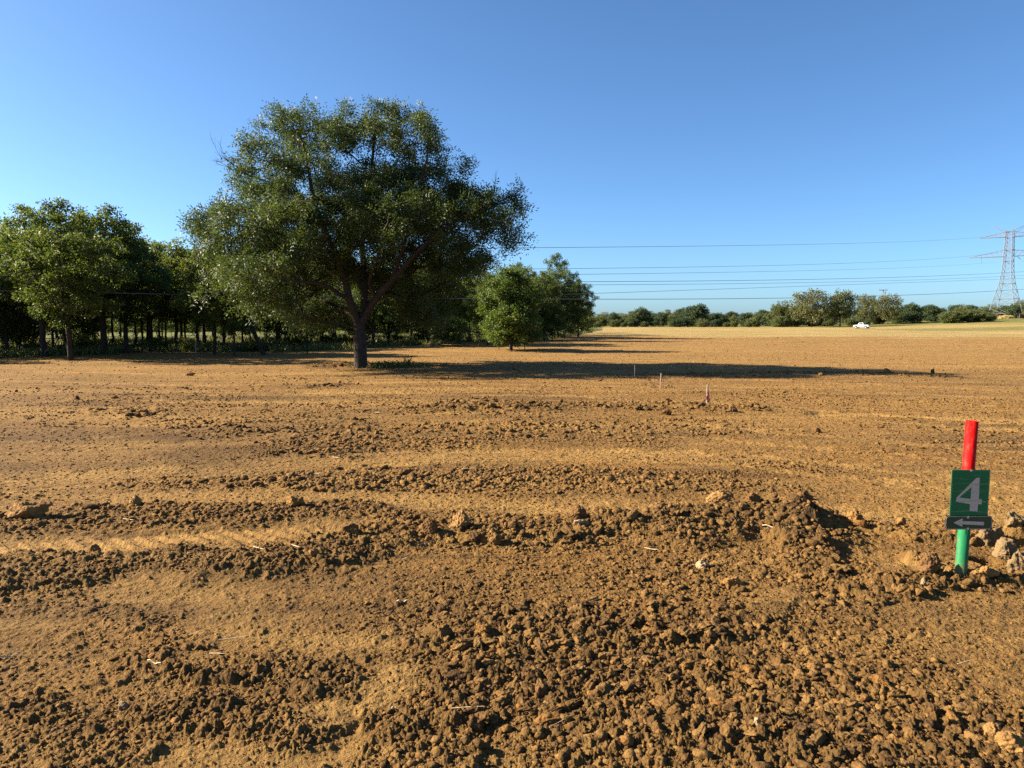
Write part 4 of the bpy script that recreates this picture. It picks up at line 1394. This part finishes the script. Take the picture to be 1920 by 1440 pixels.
def ring(outer, inner, y0, y1):
    m = MB(); n = len(outer)
    vs = [(p[0], y0, p[1]) for p in outer] + [(p[0], y0, p[1]) for p in inner] + [(p[0], y1, p[1]) for p in outer] + [(p[0], y1, p[1]) for p in inner]
    fs = []
    for i in range(n):
        j = (i + 1) % n
        fs += [(i, j, n + j, n + i), (2 * n + i, 3 * n + i, 3 * n + j, 2 * n + j), (i, 2 * n + i, 2 * n + j, j), (n + i, n + j, 3 * n + j, 3 * n + i)]
    m.add(vs, fs); return m


o = link("border", ring(rrect(-pw / 2 + .0035, pw / 2 - .0035, -ph / 2 + .0035, ph / 2 - .0035, .007), rrect(-pw / 2 + .0058, pw / 2 - .0058, -ph / 2 + .0058, ph / 2 - .0058, .006), -.0021, -.0016).mesh("border"), M_BORDER_GLINT, plate)
m = MB(); y0, y1 = -.0026, -.0016
fr_ = [to_pl(*q) for q in ((524, 545), (549, 543), (542, 704), (565, 706), (562, 743), (536, 742), (532, 797), (472, 795), (476, 741), (371, 723), (374, 694))]
hole = [to_pl(*q) for q in ((487, 613), (481, 703), (396, 691))]
# numeral with its triangular hole, cut into simple pieces
P4 = fr_
m.prism([P4[0], P4[1], P4[2], hole[1], hole[0]], y0, y1)
m.prism([P4[0], hole[0], hole[2], P4[10]], y0, y1)
m.prism([P4[10], hole[2], hole[1], P4[7 + 1], P4[9]], y0, y1)
m.prism([hole[1], P4[2], P4[3], P4[4], P4[5], P4[8]], y0, y1)
m.prism([P4[8], P4[5], P4[6], P4[7]], y0, y1)
link("numeral", m.mesh("numeral"), M_GREY, plate)
m = MB()
for u0, u1, v, th in ((335, 470, 553, .8), (335, 610, 588, .8), (478, 560, 520, .6), (340, 590, 645, 1.4), (478, 560, 657, .8), (345, 600, 718, 2.0),
                      (330, 600, 795, 1.6), (480, 625, 590, 1.3), (430, 520, 612, .6), (500, 600, 632, .6), (380, 470, 665, .6), (560, 610, 720, 1.5)):
    top_ = []; bot = []
    for i in range(9):
        t = i / 8; u = u0 + (u1 - u0) * t; vv = v + 3.5 * math.sin(u * .03 + v) + (u - 470) * .02
        h_ = th * (.3 + .7 * math.sin(math.pi * t)); a = to_pl(u, vv - h_); b = to_pl(u, vv + h_)
        top_.append(a); bot.append(b)
    n = len(top_)
    m.add([(p[0], -.0031, p[1]) for p in top_ + bot], [(i, i + 1, n + i + 1, n + i) for i in range(n - 1)])
link("scratch_glints", m.mesh("scratch_glints"), M_BORDER_GLINT, plate)  # reflections along scratches and wrinkles of the film, built as pale strips
# arrow panel
ac = sl_(463, 879); aw = 352 / 4 * k; ah = 104 / 4 * k; yb2 = yb - .0075
m = MB(); m.prism(rrect(-aw / 2, aw / 2, -ah / 2, ah / 2, .022), -.0015, .0015)
ap = link("arrow_panel", m.mesh("arrow_panel"), M_BLACK, sg, (ac[0], yb2, ac[1])); ap.rotation_euler = (0, -.004, 0)
m = MB(); m.prism(rrect(-aw / 2 + .0050, aw / 2 - .0050, -ah / 2 + .0050, ah / 2 - .0050, .018), -.0022, -.0016); link("face", m.mesh("face"), M_PLATE2, ap)
link("border", ring(rrect(-aw / 2 + .0032, aw / 2 - .0032, -ah / 2 + .0032, ah / 2 - .0032, .020), rrect(-aw / 2 + .0056, aw / 2 - .0056, -ah / 2 + .0056, ah / 2 - .0056, .0175), -.0028, -.0016).mesh("border"), M_GREY, ap)
m = MB()
arp = []
for q in ((346, 884), (419, 851), (414, 872), (577, 879), (574, 905), (413, 896), (415, 916)):
    x, z = sl_(q[0], q[1] - 6); arp.append((x - ac[0], z - ac[1]))
m.prism([arp[0], arp[1], arp[2], arp[5], arp[6]], -.0034, -.0023); m.prism([arp[2], arp[3], arp[4], arp[5]], -.0034, -.0023)
link("arrow", m.mesh("arrow"), M_GREY, ap)
for par_, u, v in ((plate, 485, 490), (ap, 458, 837), (ap, 455, 924)):
    x, z = sl_(u, v); yy_ = -.0045
    m = MB(); m.tube([(0, .004, 0), (0, 0, 0), (0, -.002, 0)], [.0058, .0056, .003], 12)
    m.tube([(0, .005, 0), (0, .002, 0)], [.008, .008], 14)
    px_, pz_ = (cx, cz) if par_ is plate else (ac[0], ac[1])
    link("bolt", m.mesh("bolt", False), M_BOLT, par_, (x - px_, yy_, z - pz_))

# ------------------------------------------------------------------ survey stakes
M_STAKE = paint("white_lath", (.30, .25, .19), .8, var=.15)
M_PINK = paint("pink_ribbon", (.36, .05, .07), .6, var=.15)


def stake(px, py, top_y, wpx, lab, ribbon, lean=0):
    x, y = (float(c) for c in ground_at(px, py)); h = (py - top_y) * y / F; z = Hz(x, y)
    e = empty("survey_stake", (x, y, z)); e.rotation_euler = (0, lean, R(20))
    tag(e, lab, "stake")
    wd = wpx * y / F
    m = MB(); m.prism([(-wd / 2, -.1), (wd / 2, -.1), (wd / 2, h * .97), (0, h), (-wd / 2, h * .97)], -.006, .006); link("lath", m.mesh("lath"), M_STAKE, e)
    m = MB()
    for (z0, z1, dx, s) in ribbon:
        for q in range(5):
            a = q / 5; b = (q + 1) / 5
            w0 = s * (.5 + .3 * math.sin(q * 2.1)); yy = -.010 - .006 * math.sin(q)
            xa = dx * a * a; xb = dx * b * b; za = z0 + (z1 - z0) * a; zb = z0 + (z1 - z0) * b
            m.add([(xa - w0, yy, za * h), (xa + w0, yy - .006, za * h), (xb + w0 * .9, yy - .010, zb * h), (xb - w0 * .9, yy - .002, zb * h)], [(0, 1, 2, 3)])
    m.box((0, 0, ribbon[0][0] * h), (wd + .008, .02, .018))
    link("ribbon", m.mesh("ribbon"), M_PINK, e)


stake(1190, 708, 685, 1.3, "thin white survey stake in the big tree's shadow, farthest of three", [(.75, .3, .010, .004)])
stake(1238, 730, 700, 1.3, "thin survey stake with a pink flag, middle of three", [(.52, .45, .16, .014), (.5, .2, .01, .01)], lean=.05)
stake(1326, 764, 726, 2.8, "short wide white stake tied with dark pink ribbon, nearest of three", [(.62, .25, -.03, .02), (.55, .05, -.16, .022), (.6, .2, .045, .022), (.5, .08, .03, .018)])
x, y = (float(c) for c in ground_at(367, 664)); m = MB(); m.tube([(0, 0, -.1), (.02, 0, .62)], .025, 6)
o = link("fence_post", m.mesh("fence_post"), M_STAKE, loc=(x, y, Hz(x, y))); tag(o, "thin grey post standing at the edge of the wood", "post")

# ------------------------------------------------------------------ transmission tower
M_STEEL = paint("galvanised_steel", (.22, .23, .24), .45, metal=.25, var=.06)
M_GLASS = paint("insulator", (.22, .27, .30), .3, var=.05)
PD = 225.0; PXc = (1881 - 960) / F * PD; pz = Hz(PXc, PD)
tw = empty("transmission_tower", (PXc, PD, pz)); tag(tw, "tall grey steel lattice power pylon at the right edge", "pylon")
u = F / PD   # photo pixels per metre there
lev = [(0.0, 5.4), (5.9, 3.7), (10.5, 2.35), (14.2, 1.75), (17.2, 1.55), (20.5, 1.45), (22.6, 1.35), (24.2, 1.3), (26.0, 1.2)]
th0 = R(-6)


def corner(kk, z):
    r_ = np.interp(z, [l[0] for l in lev], [l[1] for l in lev])
    a = th0 + kk * math.pi / 2
    return Vector((math.cos(a) * r_, math.sin(a) * r_, z))


def bar(m, a, b, r=.05): m.tube([a, b], r, 4)


for kk in range(4):
    m = MB(); m.tube([corner(kk, l[0]) - Vector((0, 0, .4 if i == 0 else 0)) for i, l in enumerate(lev)], .10, 6); link("leg", m.mesh("leg"), M_STEEL, tw)
m = MB()
zs = [0, 3.0, 5.9, 8.2, 10.5, 12.4, 14.2, 15.7, 17.2, 18.9, 20.5, 21.6, 22.6, 24.2, 26.0]
for i, (z0, z1) in enumerate(zip(zs[:-1], zs[1:])):
    for kk in range(4):
        a, b = corner(kk, z0), corner(kk + 1, z0); c, d = corner(kk, z1), corner(kk + 1, z1)
        bar(m, a, d, .05); bar(m, b, c, .05)
        if z1 in (5.9, 17.2, 20.5, 24.2, 26.0, 10.5): bar(m, c, d, .07)
        if z0 == 0:
            mm = (a + b + c + d) / 4; bar(m, (a + c) / 2, mm, .035); bar(m, (b + d) / 2, mm, .035); bar(m, (a + c) / 2, (b + d) / 2, .04)
            bar(m, (a * 3 + c) / 4, (a * 3 + d) / 4, .03); bar(m, (b * 3 + d) / 4, (b * 3 + c) / 4, .03)
        if z0 == 3.0: bar(m, (a + c) / 2, (b + d) / 2, .035)
link("lattice", m.mesh("lattice"), M_STEEL, tw)
arm = Vector((.76, -.65, 0)); side_ = Vector((.65, .76, 0))
for zb, zt, L, nm in ((18.6, 20.6, 10.4, "lower"), (24.4, 25.9, 8.0, "upper")):
    for sg_ in (-1, 1):
        m = MB()
        tipp = arm * (L * sg_) + Vector((0, 0, zb + .1)); nn = 7
        for sd in (-1, 1):
            b0 = side_ * (1.0 * sd) + arm * (1.1 * sg_) + Vector((0, 0, zb)); t0 = side_ * (.9 * sd) + arm * (1.0 * sg_) + Vector((0, 0, zt))
            bar(m, b0, tipp, .07); bar(m, t0, tipp, .06)
            for i in range(nn):
                ta, tb_ = i / nn, (i + 1) / nn
                bar(m, b0.lerp(tipp, ta), t0.lerp(tipp, tb_ * .97), .035); bar(m, b0.lerp(tipp, ta), t0.lerp(tipp, ta), .035)
        for i in range(nn):
            t = i / nn
            p1 = (side_ + arm * (1.1 * sg_) + Vector((0, 0, zb))).lerp(tipp, t); p2 = (-side_ + arm * (1.1 * sg_) + Vector((0, 0, zb))).lerp(tipp, (i + 1) / nn)
            bar(m, p1, p2, .035)
        link("crossarm", m.mesh("crossarm"), M_STEEL, tw)
m = MB()
for sg_ in (-1, 1):
    t0 = Vector((0, 0, 26.0)); e = arm * (4.4 * sg_) + Vector((0, 0, 27.9))
    for sd in (-.7, .7):
        bar(m, side_ * sd + Vector((0, 0, 25.9)), e, .05)
        for i in range(4):
            bar(m, (side_ * sd + Vector((0, 0, 25.9))).lerp(e, i / 5), (arm * (1.2 * sg_) * (1 + i * .5) + Vector((0, 0, 25.4 + i * .45))), .03)
    bar(m, arm * (1.0 * sg_) + Vector((0, 0, 25.0)), e, .045)
link("shield_wire_peak", m.mesh("shield_wire_peak"), M_STEEL, tw)
for p, q in ((arm * 7.4 + Vector((0, 0, 24.5)), arm * 7.4 + Vector((0, 0, 22.3))), (arm * 2.0 + Vector((0, 0, 18.6)), arm * 3.6 + Vector((0, 0, 17.0))), (arm * 5.2 + Vector((0, 0, 18.6)), arm * 3.6 + Vector((0, 0, 17.0))),
             (arm * -7.0 + Vector((0, 0, 18.7)), arm * -7.0 + Vector((0, 0, 17.0))), (arm * 7.6 + Vector((0, 0, 18.6)), arm * 9.0 + Vector((0, 0, 17.0)))):
    m = MB(); n = 9
    m.tube([p.lerp(q, i / (2 * n)) for i in range(2 * n + 1)], [.03 if i % 2 == 0 else .13 for i in range(2 * n + 1)], 8)
    link("insulator", m.mesh("insulator"), M_GLASS, tw)

# ------------------------------------------------------------------ power lines (each a hanging curve in its own upright plane)
M_WIRE = paint("wire", (.16, .17, .18), .5, metal=.3, spec=.3, var=.02)


def wire(p0, p1, obs, rad, lab, ext=(-.08, 1.18)):
    P0 = np.array(p0, float); D = np.array(p1, float) - P0
    S_, Z_ = [], []
    for px, py in obs:
        q = (px - 960) / F
        s = (q * P0[1] - P0[0]) / (D[0] - q * D[1])
        yv = P0[1] + s * D[1]
        S_.append(s); Z_.append(ray_at(px, py, yv)[1])
    c = np.polyfit(S_, Z_, 2)
    m = MB(); pts = []
    for i in range(61):
        s = ext[0] + (ext[1] - ext[0]) * i / 60
        p = P0 + D * s; pts.append((p[0], p[1], float(np.polyval(c, s))))
    o0 = Vector(pts[0])
    m.tube([Vector(p) - o0 for p in pts], rad, 6)
    o = link("power_line", m.mesh("power_line", True), M_WIRE, loc=o0)
    tag(o, lab, "power line", "power lines strung from the pylon across the sky")


A0 = (-24, 31)
wire(A0, (144, 230), [(200, 464.5), (983, 469.5), (1400, 458.5), (1857, 442.5)], .020, "topmost power line, running to the upper arm of the pylon")
wire((-25, 31.5), (150, 225), [(150, 508), (1105, 502.5), (1400, 499), (1860, 474.5)], .018, "second power line from the top, meeting the pylon between its arms")
wire((-24, 30.4), (143, 231), [(150, 521.5), (1100, 516.5), (1400, 508.7), (1840, 493)], .018, "third power line from the top, reaching the lower arm tip")
wire((-23, 36), (140, 160), [(1110, 528), (1400, 525.7), (1900, 510)], .019, "dark double-looking power line just below the lower arm height")
wire((-22, 37), (141, 163), [(1110, 534), (1400, 531.5), (1860, 519)], .015, "thin power line close under the dark one")
wire((-22, 38), (142, 166), [(1110, 549), (1400, 542.7), (1620, 531), (1900, 522.5)], .016, "power line second from the bottom")
wire((-22, 30), (80, 100), [(100, 545.5), (450, 555), (1110, 563), (1400, 558), (1920, 542)], .019, "lowest and thickest power line crossing the tops of the far trees")

# distant distribution pole behind the trees
ux = (1651 - 960) / F * 232; uz = Hz(ux, 232); _, ut = ray_at(1651, 543, 232)
up_ = empty("utility_pole", (ux, 232, uz)); tag(up_, "brown wooden utility pole with crossarm rising behind the trees", "utility pole")
M_WOOD = paint("weathered_wood", (.16, .11, .075), .85, var=.2)
m = MB(); m.tube([(0, 0, -.5), (0, 0, ut - uz)], [.17, .12], 8); link("pole", m.mesh("pole"), M_WOOD, up_)
m = MB(); m.box((0, 0, ut - uz - .15), (2.6, .14, .16)); link("crossarm", m.mesh("crossarm"), M_WOOD, up_)
m = MB(); m.tube([(.36, -.25, ut - uz - 1.6), (.36, -.25, ut - uz - .6)], .26, 12); link("transformer", m.mesh("transformer"), M_STEEL, up_)
for dx in (-1.2, .55, 1.2):
    m = MB(); m.tube([(dx, 0, ut - uz - .07), (dx, 0, ut - uz + .25)], [.07, .1], 8); link("insulator", m.mesh("insulator"), M_GLASS, up_)

# ------------------------------------------------------------------ pickup and trailer
TD = 170.0
tx = (1614 - 960) / F * TD; tz = Hz(tx, TD)
M_WHITE = paint("white_paint", (.38, .39, .40), .3, var=.02)
M_TYRE = paint("tyre_rubber", (.02, .02, .02), .8)
M_WIN = paint("dark_glass", (.01, .012, .015), .1, spec=.6)
M_RIM = paint("wheel_rim", (.5, .5, .52), .35, metal=.7)
M_LAMP = paint("lamp_lens", (.55, .06, .04), .3); M_HEAD = paint("headlight_lens", (.75, .75, .7), .2)
tk = empty("pickup_truck", (tx, TD, tz)); tk.rotation_euler = (0, 0, R(-52)); tk.scale = (.62, .62, .72)
tag(tk, "white pickup truck parked under the far trees", "pickup truck")
# x forward is -x (nose to the left)
m = MB()
body = [(-2.75, .55), (-2.78, .95), (-2.55, 1.12), (-1.35, 1.20), (-1.30, 1.22), (2.85, 1.22), (2.88, .60), (2.45, .50), (2.36, .74), (2.18, .90), (1.90, .96), (1.62, .90), (1.44, .74), (1.36, .50),
        (-1.20, .46), (-1.28, .72), (-1.46, .90), (-1.75, .96), (-2.03, .90), (-2.2, .72), (-2.3, .50)]
m.prism(body, -.95, .95)
link("body", m.mesh("body"), M_WHITE, tk)
m = MB()
lo = [(-1.35, 1.215), (.95, 1.215)]; hi = [(-.62, 1.86), (.72, 1.86)]
vs = [(-1.35, -.90, 1.222), (.98, -.90, 1.222), (.98, .90, 1.222), (-1.35, .90, 1.222), (-.62, -.72, 1.88), (.74, -.72, 1.88), (.74, .72, 1.88), (-.62, .72, 1.88)]
m.add(vs, [(0, 1, 5, 4), (1, 2, 6, 5), (2, 3, 7, 6), (3, 0, 4, 7), (4, 5, 6, 7)])
cab = link("cab", m.mesh("cab"), M_WHITE, tk)


def onface(a, b, c, d, u0, u1, v0, v1, off):
    a, b, c, d = (Vector(vs[i]) for i in (a, b, c, d))
    n = (b - a).cross(d - a).normalized() * off
    f = lambda u_, v_: a.lerp(b, u_).lerp(d.lerp(c, u_), v_) + n
    return [f(u0, v0), f(u1, v0), f(u1, v1), f(u0, v1)]


for (fc, rng_) in (((0, 1, 5, 4), (.16, .50)), ((0, 1, 5, 4), (.54, .90)), ((2, 3, 7, 6), (.10, .46)), ((2, 3, 7, 6), (.50, .84)), ((3, 0, 4, 7), (.07, .93)), ((1, 2, 6, 5), (.1, .9))):
    m = MB(); q = onface(*fc, rng_[0], rng_[1], .14, .86, .006); q2 = onface(*fc, rng_[0], rng_[1], .14, .86, .001)
    m.add(q + q2, [(0, 1, 2, 3), (0, 4, 5, 1), (1, 5, 6, 2), (2, 6, 7, 3), (3, 7, 4, 0)]); link("window", m.mesh("window"), M_WIN, cab)
m = MB(); m.box((1.92, 0, 1.226), (1.7, 1.6, .01)); link("bed_liner", m.mesh("bed_liner"), M_BLACK, tk)
for wx_, wy_ in ((-1.75, -.86), (1.90, -.86), (-1.75, .86), (1.90, .86)):
    m = MB(); s = -1 if wy_ < 0 else 1
    m.tube([(0, -.13, 0), (0, -.11, 0), (0, .11, 0), (0, .13, 0)], [.36, .40, .40, .36], 22)
    wh = link("wheel", m.mesh("wheel", True), M_TYRE, tk, (wx_, wy_, .40))
    m = MB(); m.tube([(0, s * .10, 0), (0, s * .14, 0)], [.24, .21], 16); link("rim", m.mesh("rim"), M_RIM, wh)
for wy_ in (-.78, .78):
    m = MB(); m.box((2.88, wy_, 1.02), (.05, .14, .3)); link("tail_light", m.mesh("tail_light"), M_LAMP, tk)
    m = MB(); m.box((-2.77, wy_ * .95, .92), (.05, .34, .18)); link("headlight", m.mesh("headlight"), M_HEAD, tk)
    m = MB(); m.box((-1.05, wy_ * 1.30, 1.32), (.1, .2, .2)); link("mirror", m.mesh("mirror"), M_BLACK, tk)
m = MB(); m.box((2.96, 0, .62), (.14, 1.8, .2)); link("rear_bumper", m.mesh("rear_bumper"), M_RIM, tk)
m = MB(); m.box((-2.84, 0, .58), (.14, 1.8, .22)); link("front_bumper", m.mesh("front_bumper"), M_RIM, tk)
# ------------------------------------------------------------------ things by the pylon's foot
M_RUST = paint("rusty_red_paint", (.20, .075, .060), .7, var=.25, scale=3)
rx = (1917 - 960) / F * 205; rz_ = Hz(rx, 205)
cr = empty("cattle_panel", (rx, 205, rz_)); cr.rotation_euler = (0, 0, R(8)); tag(cr, "rusty red slatted metal pen panel at the right edge by the pylon", "pen panel")
m = MB()
for i in range(6): m.tube([(-1.5, 0, .2 + i * .2), (2.2, 0, .2 + i * .2)], .055, 6)
link("rails", m.mesh("rails"), M_RUST, cr)
for xx_ in (-1.5, -.3, .9, 2.2):
    m = MB(); m.tube([(xx_, 0, -.2), (xx_, 0, 1.35)], .07, 6); link("post", m.mesh("post"), M_RUST, cr)
m = MB(); m.box((.35, .12, .65), (3.6, .05, 1.0)); link("sheet", m.mesh("sheet"), M_RUST, cr)
n = 900
bx_, by_ = (1882 - 960) / F * 215, 215.0
a = rng.normal(size=(n, 2)) * np.array([.8, .6])
v, f = blades(bx_ + a[:, 0], by_ + a[:, 1], Hs(bx_ + a[:, 0], by_ + a[:, 1]), .3, 1.1, .08, rng, .35)
v = v - np.array([bx_, by_, 0]); o = link("dry_clump", np_mesh("dry_clump", v, f), M_DRY, loc=(bx_, by_, 0)); tag(o, "clump of straw-coloured dry grass at the foot of the pylon", "dry grass")
